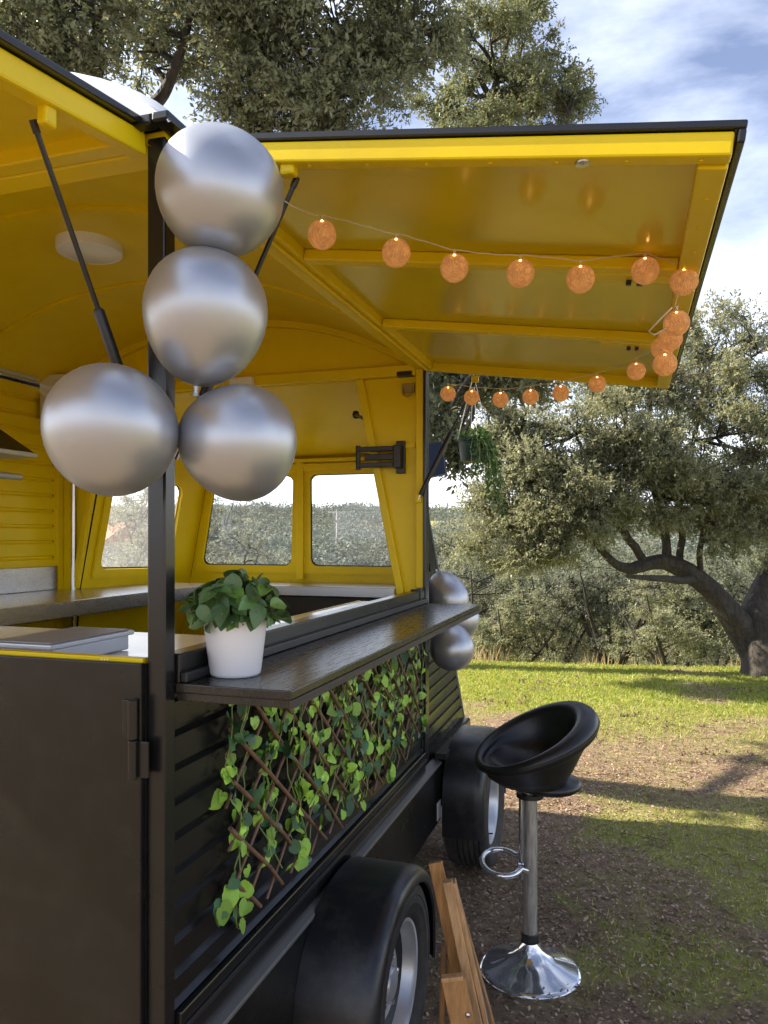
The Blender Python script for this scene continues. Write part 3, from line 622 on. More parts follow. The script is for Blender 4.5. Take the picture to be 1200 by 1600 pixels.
# ------------------------------------------------------------------ side awning and rear hatch, in their own tilted frames
TH = math.atan(.137)
MA = Matrix.Translation((VS, 0, 2.374)) @ Matrix.Rotation(TH, 4, 'Y')     # local x: outwards along the sheet
aw = thing('side_awning', None, None, (VS, 2.27, 2.374)); attach(aw, T)
AL = 1.035
MB().box(-.015, AL, 1.296, 3.252, 0, .014, MA).box(AL - .012, AL, 1.296, 3.252, -.022, 0, MA).build('outer_skin', M_blk, aw, bevel=.003)
MB().box(.03, AL - .05, 1.335, 3.225, -.012, -.003, MA).build('lining', M_gloss, aw)
MB().box(.0, AL - .016, 1.300, 1.334, -.040, -.002, MA).build('frame_rail', M_yel, aw, bevel=.004)
MB().box(.0, AL - .016, 3.2255, 3.250, -.047, -.002, MA).build('frame_rail', M_yel, aw, bevel=.004)
MB().box(.0, .040, 1.335, 3.225, -.040, -.002, MA).box(.012, .022, 1.335, 3.225, -.052, -.040, MA).build('frame_rail', M_yel, aw, bevel=.004)
MB().box(AL - .064, AL - .017, 1.335, 3.225, -.046, -.002, MA).build('frame_rail', M_yel, aw, bevel=.004)
for yy in (1.86, 2.53):
    r_ = MB().box(.041, AL - .065, yy - .020, yy + .020, -.042, -.0125, MA).build('cross_rib', M_yel, aw, bevel=.004)
    MB().box(AL - .26, AL - .070, yy + .0205, yy + .075, -.044, -.0125, MA).build('latch_plate', M_yel, r_, bevel=.003)
    m = MB()
    for s_ in (.17, .145): m.box(AL - s_ - .006, AL - s_ + .006, yy + .05, yy + .062, -.056, -.0445, MA)
    m.build('clip', M_dark, r_)
m = MB()
for xx in np.linspace(.06, AL - .06, 9): m.lathe([(.0045, 0), (.0042, -.0018), (.0001, -.0028)], 8, MA @ Matrix.Translation((xx, 1.317, -.0402)))
for yy in np.linspace(1.45, 3.15, 14): m.lathe([(.0045, 0), (.0042, -.0018), (.0001, -.0028)], 8, MA @ Matrix.Translation((AL - .04, yy, -.0462)))
for yy in (1.86, 2.53):
    for xx in np.linspace(.09, AL - .3, 5): m.lathe([(.0042, 0), (.004, -.0018), (.0001, -.0026)], 8, MA @ Matrix.Translation((xx, yy, -.0422)))
tag(m.build('screw_heads', M_yel, aw, smooth=60), kind='stuff')
la = MA @ Vector((.79, 1.317, -.041)); MB().lathe([(.0001, -.004), (.012, -.003), (.013, .0)], 16, Matrix.Translation(la)).build('lock_button', M_steel, aw, smooth=50)
MB().box(AL - .052, AL - .034, 1.86, 1.90, -.075, -.0465, MA).build('hook', M_dark, aw, bevel=.002)

def gas_strut(a, b, f=.55):
    a, b = Vector(a), Vector(b); d = b - a
    s = MB().tube([a, a + d * f], .0048, 10).build('gas_strut', M_steel, T, smooth=50)
    s.data.materials.clear(); s.data.materials.append(M_dark)
    MB().tube([a + d * (f - .01), a + d * f, b - d * .03], [.006, .0105, .0105], 12).build('cylinder', M_dark, s, smooth=50)
    n = d.normalized()
    MB().tube([a - n * .004, a + n * .016], .0065, 10).build('ball_end', M_dark, s, smooth=50)
    MB().tube([b - n * .03, b + n * .006], .007, 10).build('ball_end', M_steel, s, smooth=50)
def bracket(c, w=.045, dd=.05, hgt=.05, parent=None):
    return MB().box(c.x - w / 2, c.x + w / 2, c.y - .012, c.y + .012, c.z, c.z + hgt).build('strut_bracket', M_yel, parent or T, bevel=.005)
bn = P(453, 277, u=1.325); bracket(Vector((bn.x, 1.322, bn.z)), .030, hgt=.055, parent=aw)
gas_strut((bn.x + .004, 1.345, bn.z + .004), (-.862, 1.330, 1.76), .5)
bf = P(741, 600, u=3.215); bracket(Vector((bf.x, 3.235, bf.z + .01)), .03, hgt=.03, parent=aw)
gas_strut((bf.x, 3.212, bf.z), (-.868, 3.200, 1.765), .42)
MB().box(-.884, -.86, 3.195, 3.213, 1.745, 1.785).build('strut_foot', M_yel, T, bevel=.003)

MH = Matrix.Translation((0, U0 - .006, 2.384)) @ Matrix.Rotation(TH * 1.08, 4, 'X')   # local -y: outwards
ht = thing('rear_hatch', None, None, (-1.8, U0, 2.384)); attach(ht, T)
MB().box(-2.80, -.874, -1.03, .006, 0, .014, MH).build('outer_skin', M_blk, ht, bevel=.003)
MB().box(-2.76, -.93, -.98, -.04, -.012, -.003, MH).build('lining', M_yel, ht)
MB().box(-.925, -.889, -1.01, .0, -.046, -.002, MH).build('frame_rail', M_yel, ht, bevel=.005)
MB().box(-2.79, -2.755, -1.01, .0, -.046, -.002, MH).build('frame_rail', M_yel, ht, bevel=.005)
MB().box(-2.755, -.9255, -.052, -.0, -.038, -.002, MH).build('frame_rail', M_yel, ht, bevel=.004)
MB().box(-2.755, -.9255, -1.01, -.965, -.046, -.002, MH).build('frame_rail', M_yel, ht, bevel=.005)
for xx in (-1.5, -2.13): MB().box(xx - .02, xx + .02, -.965, -.053, -.040, -.0125, MH).build('cross_rib', M_yel, ht, bevel=.004)
sb = P(60, 190, v=-.925)
MB().box(-.918, -.898, sb.y - .014, sb.y + .014, sb.z - .012, sb.z + .035).build('strut_bracket', M_yel, ht, bevel=.005)
gas_strut((-.935, sb.y, sb.z), (-.915, 1.285, 1.80), .56)

# ------------------------------------------------------------------ wheels and mudguards
def wheel(y, x, z=.288, rt=.287):
    w_ = thing('wheel', None, None, (x, y, z)); attach(w_, T)
    M = Matrix.Translation((x, y, z)) @ Matrix.Rotation(R(90), 4, 'Y')     # lathe z -> +x (outwards)
    tp = [(.175, -.15), (.20, -.165), (.25, -.17), (.275, -.155), (.287, -.125)]
    for k in range(5):
        zz = -.115 + k * .0255
        tp += [(.287, zz), (.287, zz + .017), (.279, zz + .019), (.279, zz + .0235)]
    tp += [(.287, .012), (.284, .022), (.276, .034), (.262, .041), (.245, .043), (.243, .041), (.222, .042), (.220, .040), (.200, .036), (.180, .022), (.174, .012)]
    MB().lathe(tp, 72, M).build('tyre', M_rub, w_, smooth=35)
    rp = [(.178, .006), (.181, .018), (.177, .024), (.170, .022), (.163, .010), (.160, -.02), (.150, -.040), (.142, -.048), (.130, -.046), (.112, -.028), (.095, -.020), (.078, -.024), (.058, -.030), (.050, -.026), (.045, -.006), (.040, .0), (.0001, .002)]
    rm = MB().lathe(rp, 56, M).build('rim', M_rim, w_, smooth=35)
    for k in range(5):
        a = 2 * math.pi * k / 5 + .3; p = M @ Vector((.068 * math.cos(a), .068 * math.sin(a), -.024))
        MB().lathe([(.010, 0), (.010, .014), (.006, .018), (.0001, .018)], 6, Matrix.Translation(p) @ Matrix.Rotation(R(90), 4, 'Y')).build('wheel_nut', M_chrome, rm)
    m = MB()
    for k in range(12):
        a = 2 * math.pi * k / 12; p = M @ Vector((.121 * math.cos(a), .121 * math.sin(a), -.0365))
        m.lathe([(.013, .004), (.010, .0), (.0001, -.001)], 10, Matrix.Translation(p) @ Matrix.Rotation(R(90), 4, 'Y'))
    m.build('vent_hole', M_dark, rm)
    MB().lathe([(.165, -.15), (.165, -.02), (.05, -.05), (.0001, -.05)], 24, M).build('wheel_well', M_dark, rm)
    MB().tube([M @ Vector((.155, .03, -.02)), M @ Vector((.150, .03, .02))], .004, 6).build('valve', M_dark, rm)
    return w_
def mudguard(y, x0, x1, z=.30, rr=.362, pw=3.2):
    pts = []
    for k in range(33):
        a = R(-14 + 208 * k / 32)
        f = 1 / (abs(math.cos(a)) ** pw + abs(math.sin(a)) ** pw) ** (1 / pw)
        pts.append((math.cos(a) * rr * f, math.sin(a) * rr * .93 * f))
    m = MB(); rows = []
    prof = [(x0, 0), (x1 - .045, 0), (x1 - .022, .004), (x1 - .008, .014), (x1 - .001, .030), (x1, .046), (x1 - .006, .050), (x1 - .012, .046), (x1 - .016, .03), (x1 - .03, .018), (x0, .014)]
    for cy_, cz in pts:
        L = math.hypot(cy_, cz); rows.append([(xx, y + cy_ * (1 - d_ / L), z + cz * (1 - d_ / L)) for xx, d_ in prof])
    m.grid(rows); n = len(prof)
    m.f.append(tuple(range(n))); m.f.append(tuple((len(rows) - 1) * n + i for i in range(n))[::-1])
    return m.build('mudguard', M_guard, T, smooth=50)
wheel(2.135, -.655); wheel(3.70, -.655)
mudguard(2.125, VS + .029, -.600, .295, .338, 2.25); mudguard(3.69, -.80, -.612, z=.325, rr=.345, pw=2.9)
MB().tube([(-.66, 2.135, .288), (-2.9, 2.135, .288)], .03, 12).tube([(-.66, 3.70, .288), (-2.9, 3.70, .288)], .03, 12).build('axle', M_dark, T, smooth=50)
MB().box(-.96, -.83, 3.42, 4.15, .335, .60).build('front_skirt', M_blkd, T, bevel=.01)
MB().box(-.84, -.79, 3.38, 3.62, .585, .61).build('mudguard_stay', M_dark, T)
wheel(2.135, -2.86) if False else None

# ------------------------------------------------------------------ balloons
def balloon(px_, py_, D, rx, rz, label, tilt=(0, 0), knot_to=(-.87, 1.29, 2.0), group='silver balloons on the near corner post'):
    c_ = P(px_, py_, D=D); prof = []
    for k in range(25):
        a = math.pi * k / 24; s_ = math.sin(a); zz = -math.cos(a)
        prof.append((max(.0004, s_ * rx * (1 + .085 * zz)), zz * rz * (1.0 if zz > 0 else 1.04)))
    o = MB().lathe(prof, 56).build('balloon', M_balloon, None, smooth=180)
    o.location = c_; o.rotation_mode = 'QUATERNION'; o.rotation_quaternion = (c_ - Vector(knot_to)).to_track_quat('Z', 'Y'); tag(o, label, 'balloon', group)
    kz = -rz * 1.04
    k = MB().lathe([(.003, .004), (.006, -.002), (.0035, -.008), (.008, -.016), (.0085, -.018), (.0001, -.012)], 14, Matrix.Translation((0, 0, kz))).build('knot', M_balloon, None, smooth=60)
    k.parent = o
    return o
balloon(343, 303, 1.352, .1115, .1075, 'topmost silver balloon, under the roof corner', knot_to=(-.85, 1.36, 2.12))
balloon(321, 495, 1.360, .1085, .1185, 'silver balloon below the topmost one, second from the top', knot_to=(-.80, 1.22, 1.55))
balloon(177, 671, 1.315, .1135, .1075, 'large silver balloon left of the black post, lowest left of the cluster', knot_to=(-.85, 1.32, 1.86))
balloon(372, 691, 1.385, .1055, .105, 'oval silver balloon right of the black post, above the potted plant', knot_to=(-.88, 1.19, 1.82))
G2 = 'silver balloons at the far end of the trailer'
balloon(699, 930, 3.70, .097, .122, 'silver balloon behind the far shelf end, upper one at that corner', knot_to=(-.9, 3.66, 1.42), group=G2)
balloon(716, 966, 3.86, .105, .110, 'half hidden silver balloon between two others at the far corner', knot_to=(-.9, 3.66, 1.42), group=G2)
balloon(706, 1011, 3.55, .103, .110, 'silver balloon below the far end of the black shelf', knot_to=(-.9, 3.66, 1.42), group=G2)

# ------------------------------------------------------------------ potted plant on the shelf
pc = P(368, 1054, h=1.311)
PP = thing('potted_plant', 'bushy round-leaved plant in a smooth white pot on the black shelf', 'plant', pc)
pot = MB().lathe([(.0001, .0), (.047, .0), (.051, .003), (.053, .008), (.0655, .112), (.0665, .117), (.0645, .118), (.061, .112), (.055, .09), (.0001, .09)], 56, Matrix.Translation(pc)).build('pot', M_white, PP, smooth=40)
MB().lathe([(.0001, .098), (.058, .098)], 24, Matrix.Translation(pc)).build('soil', M_soil, PP)
def leaf_mesh(name, outline, fold, curl, mat, rib=True):
    """outline: list of (x along, half width); a folded, curled leaf blade"""
    v = []; f = []
    for i, (s_, w_) in enumerate(outline):
        zc = -curl * s_ * s_
        v += [(s_, -w_, zc + fold * w_), (s_, -w_ * .5, zc + fold * .42 * w_), (s_, 0, zc), (s_, w_ * .5, zc + fold * .42 * w_), (s_, w_, zc + fold * w_)]
    for i in range(len(outline) - 1):
        for j in range(4): f.append((i * 5 + j, i * 5 + j + 1, i * 5 + 5 + j + 1, i * 5 + 5 + j))
    me = bpy.data.meshes.new(name); me.from_pydata(v, [], f); me.update(); me.materials.append(mat)
    me.polygons.foreach_set('use_smooth', [True] * len(f)); return me
ov = [(0, .0008), (.07, .13), (.22, .30), (.42, .37), (.62, .335), (.82, .20), (.94, .075), (1.0, .003)]
plm = [leaf_mesh('plant_leaf', ov, fo, cu, mt) for fo, cu, mt in ((.30, .22, M_pl1), (.45, .35, M_pl1), (.22, .48, M_pl1), (.35, .15, M_pl1), (.35, .3, M_pl2))]
def orient(d, up):
    d = Vector(d).normalized(); up = Vector(up); y = up.cross(d); y = y.normalized() if y.length > 1e-5 else d.orthogonal().normalized(); z = d.cross(y)
    return Matrix((d, y, z)).transposed().to_4x4()
stm = MB(); rr_ = random.Random(3)
for k in range(170):
    ring = k / 170
    el = R(88 - 100 * ring ** .8 + rr_.uniform(-14, 14)); az = k * 2.39996 + rr_.uniform(-.3, .3)
    rad_ = .055 + .055 * rr_.random() ** .6
    base = pc + Vector((0, 0, .122))
    dirv = Vector((math.cos(el) * math.cos(az), math.cos(el) * math.sin(az), math.sin(el)))
    p = base + Vector((dirv.x * rad_ * 1.0, dirv.y * rad_ * 1.0, max(-.005, dirv.z * rad_ * .80)))
    if k > 152: p = base + Vector((dirv.x * .062, dirv.y * .062, .0)); dirv = Vector((dirv.x, dirv.y, -.9))
    p = p - d_ * .022 if False else p; size = rr_.uniform(.036, .052) * (1.0 if k % 9 else .6)
    d_ = (Vector((dirv.x, dirv.y, 0)) * .75 + Vector((rr_.uniform(-.8, .8), rr_.uniform(-.8, .8), rr_.uniform(-.75, .1)))).normalized()
    if p.z < pc.z + .10 and d_.z < 0 and k <= 152: d_.z *= .3
    o = bpy.data.objects.new('leaf', plm[4] if k % 11 == 0 else plm[rr_.randrange(4)]); COL.objects.link(o)
    up_ = Vector((dirv.x * 1.1, dirv.y * 1.1, dirv.z + .35)) + Vector((rr_.uniform(-.4, .4), rr_.uniform(-.4, .4), rr_.uniform(-.2, .3)))
    o.matrix_basis = Matrix.Translation(p - d_ * size * .45) @ orient(d_, up_) @ Matrix.Scale(size, 4); attach(o, PP)
    stm.tube([pc + Vector((dirv.x * .02, dirv.y * .02, .095)), base + dirv * rad_ * .5 + Vector((0, 0, .0)), p], .0014, 4)
stm.build('stems', M_stem, PP, smooth=60)

# ------------------------------------------------------------------ willow trellis with ivy
TY0, TY1, TZ0, TZ1 = 1.47, 3.06, .735, 1.245
TR = thing('ivy_trellis', 'willow lattice hung with artificial ivy under the serving shelf', 'trellis', (VS + .01, 2.2, 1.0))
slope = .82; sp = .135; rs = random.Random(9)
def clipseg(y0, dirn):
    # stick through (y0, TZ1) going down; bottom rises towards the near end's missing corner
    dy = (TZ1 - TZ0) / slope * dirn
    return y0, y0 + dy
sticks = []
for dirn in (1, -1):
    k = 0
    for i in range(22):
        ytop = TY0 - (.62 if dirn == 1 else 0) + .01 + i * sp
        pts = []
        for t_ in np.linspace(0, 1, 41):
            yy = ytop + (TZ1 - TZ0) / slope * dirn * t_; zz = TZ1 - (TZ1 - TZ0) * t_
            if TY0 <= yy <= TY1: pts.append((yy, zz))
        if len(pts) < 6: continue
        k += 1
        x_ = VS + (.026 if dirn == 1 else .016)
        if rs.random() < .3: pts = pts[:len(pts) - rs.randrange(1, 5)]
        a_, b_ = pts[0], pts[-1]
        P3 = [Vector((x_ + rs.uniform(-.002, .002), a_[0] + (b_[0] - a_[0]) * t_ + rs.uniform(-.003, .003), a_[1] + (b_[1] - a_[1]) * t_ + rs.uniform(-.002, .002))) for t_ in (0, .25, .5, .75, 1)]
        if P3[0].z > 1.2: P3[0].z += rs.uniform(0, .02)
        P3[-1].z = max(.70, P3[-1].z - rs.uniform(0, .02))
        o = MB().tube(P3, [.0053, .0052, .0049, .0046, .0042], 7).build('stick', M_stick, TR, smooth=60); sticks.append((P3[0], P3[-1]))
hl = [(0, .0), (-.13, .16), (-.10, .36), (.06, .49), (.20, .46), (.33, .50), (.50, .44), (.62, .36), (.76, .28), (.90, .15), (1.0, .0)]
def ivy_mesh(name, mat, fold, curl):
    top = [(x, y) for x, y in hl]; out = top + [(x, -y) for x, y in hl[-2:0:-1]]
    v = [(.36, 0, -.02)] + [(x, y, fold * abs(y) - curl * (x - .3) ** 2 + random.uniform(-.02, .02)) for x, y in out]; n = len(out)
    v += [(.36 + (x - .36) * .5, y * .5, fold * .7 * abs(y) * .5) for x, y in out]
    f = [(0, 1 + n + i, 1 + n + (i + 1) % n) for i in range(n)] + [(1 + n + i, 1 + i, 1 + (i + 1) % n, 1 + n + (i + 1) % n) for i in range(n)]
    me = bpy.data.meshes.new(name); me.from_pydata(v, [], f); me.update(); me.materials.append(mat); me.polygons.foreach_set('use_smooth', [True] * len(f)); return me
iv = [ivy_mesh('ivy_leaf', mt, fo, cu) for mt in (M_ivy1, M_ivy2) for fo, cu in ((.25, .25), (-.15, .4), (.4, .15))]
vine = MB(); tips = []
for s_ in range(34):
    y = TY0 + .02 + (TY1 - TY0 - .05) * s_ / 33 + rs.uniform(-.03, .03); z = TZ1 + .02; pts = []
    n_ = rs.randrange(11, 17)
    for k in range(n_):
        pts.append(Vector((VS + .022 + rs.uniform(-.012, .012), y, z))); y += rs.uniform(-.03, .03); z -= rs.uniform(.030, .050)
        if z < .735 - (.03 if s_ < 2 else 0): break
    vine.tube(pts, .0016, 5); tips += [(p, s_) for p in pts]
vine.build('vines', M_stem, TR, smooth=60)
rs.shuffle(tips); nl = 0
for p, s_ in tips[:290]:
    o = bpy.data.objects.new('ivy_leaf', iv[rs.randrange(3) + (0 if rs.random() < .6 else 3)]); COL.objects.link(o)
    d_ = Vector((rs.uniform(-.1, .35), rs.uniform(-.9, .9), rs.uniform(-1, .35)))
    n_ = Vector((1, rs.uniform(-.9, .6), rs.uniform(-.5, .9)))
    o.matrix_basis = Matrix.Translation(p + Vector((rs.uniform(-.012, .012), rs.uniform(-.035, .035), rs.uniform(-.02, .02)))) @ orient(d_, n_) @ Matrix.Scale(rs.uniform(.026, .046), 4)
    attach(o, TR)
lv_ = MB(); src = [iv[i] for i in range(6)]
joined = []
for mt_i, nm in ((0, 'ivy_leaves'), (3, 'ivy_leaves')):
    lv_ = MB()
    for p, s_ in [tips[rs.randrange(len(tips))] for _ in range(165 if mt_i == 0 else 110)]:
        me_ = src[mt_i + rs.randrange(3)]
        Mx = Matrix.Translation(p + Vector((rs.uniform(-.014, .002), rs.uniform(-.045, .045), rs.uniform(-.03, .03)))) @ orient((rs.uniform(-.1, .35), rs.uniform(-.9, .9), rs.uniform(-1, .4)), (1, rs.uniform(-.9, .7), rs.uniform(-.6, .9))) @ Matrix.Scale(rs.uniform(.020, .036), 4)
        lv_.add([v_.co for v_ in me_.vertices], [tuple(f_.vertices) for f_ in me_.polygons], Mx)
    tag(lv_.build(nm, M_ivy1 if mt_i == 0 else M_ivy2, TR, smooth=180), kind='stuff')
for py_ in (1418, 1408, 1388):
    p = P(345 + (1418 - py_) * .5, py_, v=VS + .03)
    o = bpy.data.objects.new('ivy_leaf', iv[0 if py_ != 1408 else 4]); COL.objects.link(o)
    o.matrix_basis = Matrix.Translation(p) @ orient((.1, rs.uniform(-.6, .6), -.8), (1, -.3, .3)) @ Matrix.Scale(.05, 4); attach(o, TR)

# ------------------------------------------------------------------ cotton ball lights along the awning
bl = [(503, 367, 1.62), (619, 395, 1.63), (710, 419, 1.66), (813, 427, 1.68), (907, 436, 1.68), (1008, 423, 1.72), (1069, 440, 1.72), (1057, 505, 1.82), (1047, 530, 1.95), (1035, 544, 2.12), (1039, 569, 1.98),
      (994, 580, 2.56), (933, 600, 2.72), (876, 614, 2.80), (829, 620, 2.88), (782, 624, 2.93), (737, 621, 2.98), (700, 615, 3.02)]
SL = thing('string_lights', 'string of orange cotton ball lights hung inside the raised awning', 'string lights', P(907, 436, D=1.68))
ballm = None; wp = [P(445, 315, D=1.45)]
bb = bmesh.new(); bmesh.ops.create_icosphere(bb, subdivisions=4, radius=.0305)
for v_ in bb.verts: v_.co *= 1 + random.uniform(-.012, .012)
ballm = bpy.data.meshes.new('cotton_ball'); bb.to_mesh(ballm); bb.free(); ballm.materials.append(M_cotton); ballm.polygons.foreach_set('use_smooth', [True] * len(ballm.polygons))
ledm = bpy.data.meshes.new('led'); bb = bmesh.new(); bmesh.ops.create_icosphere(bb, subdivisions=2, radius=.0026); bb.to_mesh(ledm); bb.free(); ledm.materials.append(M_led)
for x_, y_, D_ in bl:
    p = P(x_, y_, D=D_); o = bpy.data.objects.new('lamp_ball', ballm); COL.objects.link(o)
    o.matrix_basis = Matrix.Translation(p) @ Euler((random.uniform(-.4, .4), random.uniform(-.4, .4), random.uniform(0, 6))).to_matrix().to_4x4(); attach(o, SL)
    l_ = bpy.data.objects.new('led', ledm); COL.objects.link(l_)
    tocam = (Vector((0, 0, CAMH)) - p).normalized()
    l_.matrix_basis = Matrix.Translation(p + (Vector((0, 0, .62)) + Vector((tocam.x, tocam.y, 0)) * .75).normalized() * .0300); attach(l_, o)
    MB().tube([p + Vector((0, 0, .028)), p + Vector((0, 0, .040))], .0032, 8).build('bulb_holder', M_wire, o, smooth=60)
    wp += [p + Vector((-.004, 0, .040)), p + Vector((.004, 0, .040))]
wire = []
for i in range(len(wp) - 1):
    a_, b_ = wp[i], wp[i + 1]; L = (b_ - a_).length
    for k in range(6): t_ = k / 6; wire.append(a_.lerp(b_, t_) + Vector((0, random.uniform(-.001, .001), -.12 * L * t_ * (1 - t_) * (-.3 if i % 3 else .6) + random.uniform(-.0012, .0012))))
wire.append(wp[-1]); MB().tube(wire, .0013, 5).build('wire', M_wire, SL, smooth=60)
lp_ = P(1050, 500, D=1.80)
MB().tube([lp_ + Vector(q_) for q_ in ((0, 0, .03), (-.03, 0, -.0), (-.052, 0, -.022), (-.04, .01, -.030), (-.01, .01, -.015), (.0, 0, .01))], .0022, 6).build('wire_loop', M_wire, SL, smooth=60)

# ------------------------------------------------------------------ bar stool
sp_ = P(828, 1514, h=0.0); sz = gz(sp_.x, sp_.y)
ST = thing('bar_stool', 'black bucket-seat bar stool on a chrome trumpet base beside the trailer', 'bar stool', (sp_.x, sp_.y, sz))
M0 = Matrix.Translation((sp_.x, sp_.y, sz + .012))
MB().lathe([(.184, -.012), (.187, -.004), (.186, .003), (.170, .010), (.135, .022), (.095, .038), (.062, .056), (.044, .078), (.036, .098), (.034, .104)], 72, M0).build('base', M_chrome, ST, smooth=60)
MB().lathe([(.030, .1), (.0315, .104), (.0315, .134), (.029, .136), (.0275, .136)], 32, M0).build('collar', M_dark, ST, bevel=.001, smooth=40)
MB().tube([M0 @ Vector((0, 0, .10)), M0 @ Vector((0, 0, .36)), M0 @ Vector((0, 0, .68))], .0272, 32).build('pole', M_pole, ST, smooth=60)
rgt = Vector((CA, SA, 0)); fwd = Vector((-SA, CA, 0)); pc0 = Vector((sp_.x, sp_.y, sz))
fr_ = MB().tube([pc0 + rgt * -.031 + Vector((0, 0, z_)) for z_ in (.345, .66)], .0105, 14).build('footrest', M_chrome, ST, smooth=60)
loop = []
for k in range(25):
    a = R(-150 + 300 * k / 24); e = Vector((-.105 - .072 * math.cos(a) * 1.0, .088 * math.sin(a), 0))
    loop.append(pc0 + rgt * e.x + fwd * e.y + Vector((0, 0, .405 + .012 * math.sin(a))))
loop = [pc0 + rgt * -.018 - fwd * .026 + Vector((0, 0, .385))] + loop + [pc0 + rgt * -.02 + fwd * .026 + Vector((0, 0, .42))]
MB().tube(loop, .0105, 12).build('foot_bar', M_chrome, fr_, smooth=60)
MB().tube([pc0 + rgt * -.045 + fwd * .0 + Vector((0, 0, .40)), pc0 + rgt * .0 + Vector((0, 0, .40))], .011, 10).build('foot_bar_clamp', M_chrome, fr_, smooth=60)
bd = (rgt * .97 + fwd * .22).normalized(); sd = Vector((0, 0, 1)).cross(bd)   # seat back direction
NA = 64; rows = []
def zr(a): s_ = (1 - math.cos(a)) / 2; return .772 + .168 * (1 - s_) ** 1.1      # rim height: a = 0 at the back
prof = [('b', .0005, -.02), ('b', .06, -.02), ('b', .115, -.010), ('b', .150, .012)]
for i in range(NA):
    a = 2 * math.pi * i / NA; z_ = zr(a); tr_ = .015 + .030 * ((1 + math.cos(a)) / 2) ** .8
    Rr_ = .196 + .010 * math.cos(a); up_ = (z_ - .75); sf = ((1 - math.cos(a)) / 2) ** 1.3
    ring = [(.0006, .700), (.07, .700), (.125, .705), (.158, .722 + up_ * .24), (.190 + .012 * math.cos(a), .744 + up_ * .62)]
    for k in range(9):
        b_ = R(-60 + 225 * k / 8); ring.append((Rr_ + tr_ * math.cos(b_), z_ + tr_ * math.sin(b_)))
    ring += [(Rr_ - tr_ * 1.08, z_ - tr_ * .75), (.150, .764 + up_ * .34 + .016 * sf), (.105, .762 + up_ * .10 + .012 * sf), (.05, .761 + .005 * sf), (.0006, .761)]
    d_ = bd * math.cos(a) + sd * math.sin(a)
    rows.append([pc0 + d_ * r_ + Vector((0, 0, zz)) for r_, zz in ring])
rows.append(rows[0]); st_ = MB().grid(rows); seat = st_.build('seat', M_leath, ST, smooth=180)
bb = bmesh.new(); bb.from_mesh(seat.data); bmesh.ops.remove_doubles(bb, verts=bb.verts, dist=.0008); bmesh.ops.recalc_face_normals(bb, faces=bb.faces); bb.to_mesh(seat.data); bb.free()
seam = []
for i in range(NA):
    a = 2 * math.pi * i / NA; z_ = zr(a); tr_ = .015 + .030 * ((1 + math.cos(a)) / 2) ** .8; Rr_ = .196 + .010 * math.cos(a); d_ = bd * math.cos(a) + sd * math.sin(a)
    b_ = R(8); seam.append(pc0 + d_ * (Rr_ + tr_ * math.cos(b_)) + Vector((0, 0, z_ + tr_ * math.sin(b_))))
MB().tube(seam, .0013, 5, closed=True).build('seam', M_leath, seat, smooth=60)
cu = MB().lathe([(.0001, .662), (.06, .663), (.104, .674), (.118, .686), (.120, .698), (.107, .712), (.05, .714)], 40, Matrix.Translation(pc0 + bd * .075)); cu.build('seat_underside', M_leath, ST, smooth=60)
MB().lathe([(.05, .648), (.05, .664), (.0001, .664)], 20, Matrix.Translation(pc0)).build('seat_plate', M_dark, ST, smooth=40)

# ------------------------------------------------------------------ folded wooden sign stand leaning by the near wheel
FS_b = Vector((-.30, 1.96, 0)); 
FS = thing('folded_wooden_stand', 'folded brown wooden stand leaning by the near mudguard', 'wooden stand', (-.28, 2.0, gz(-.28, 2.0)))
def plank(p0, p1, w, t, wv, mat, name='plank'):
    a, b_ = Vector(p0), Vector(p1); return MB().bar(a, b_, w, t, up=wv).build(name, mat, FS, bevel=.0025)
lv = Vector((-.24, .97, 0)).normalized(); sv = Vector((lv.y, -lv.x, 0))      # along the line of the fold, and across it
def fp(x, y, D): return P(x, y, D=D)
plank(fp(680, 1347, 2.16), fp(756, 1700, 2.14), .040, .016, lv, M_wood)
plank(fp(699, 1376, 2.08), fp(770, 1715, 2.02), .026, .030, lv, M_wood2)
plank(fp(709, 1376, 2.09), fp(786, 1715, 2.06), .012, .040, lv, M_wood2, 'edge_strip')
plank(fp(709, 1380, 2.26), fp(801, 1715, 2.22), .012, .044, lv, M_wood, 'rear_rail')
MB().bar(fp(716, 1430, 2.18), fp(792, 1712, 2.14), .010, .10, up=lv).build('dark_panel', pbr('slate_board', (.05, .052, .056), .35, var=.2), FS)
plank(fp(693, 1476, 2.24), fp(688, 1715, 2.2), .016, .030, lv, M_wood, 'leg')
plank(fp(705, 1480, 2.22), fp(708, 1715, 2.2), .022, .02, lv, M_wood)
plank(fp(708, 1528, 1.98), fp(752, 1735, 1.93), .062, .022, lv, M_wood, 'cross_block')
plank(fp(706, 1524, 1.975), fp(707, 1531, 1.975), .058, .022, lv, M_wood2, 'block_cap')
bp_ = fp(731, 1586, 1.952); MB().lathe([(.006, 0), (.0065, .002), (.004, .004), (.0001, .0045)], 14, Matrix.Translation(bp_) @ Matrix.Rotation(R(90), 4, 'X')).build('bolt', M_steel, FS, smooth=40)

# ------------------------------------------------------------------ grey lidded appliance on the rear worktop
GA = thing('counter_appliance', 'flat grey appliance with a pale rim on the white worktop', 'appliance', (-1.28, 1.5, 1.312))
MB().box(-1.37, -1.205, 1.37, 1.64, 1.314, 1.350).build('body', M_alu, GA, bevel=.004)
MB().box(-1.378, -1.197, 1.358, 1.652, 1.3505, 1.362).build('rim', M_alu, GA, bevel=.003)
MB().box(-1.368, -1.207, 1.368, 1.642, 1.3625, 1.3655).build('lid', M_grey, GA, bevel=.001)

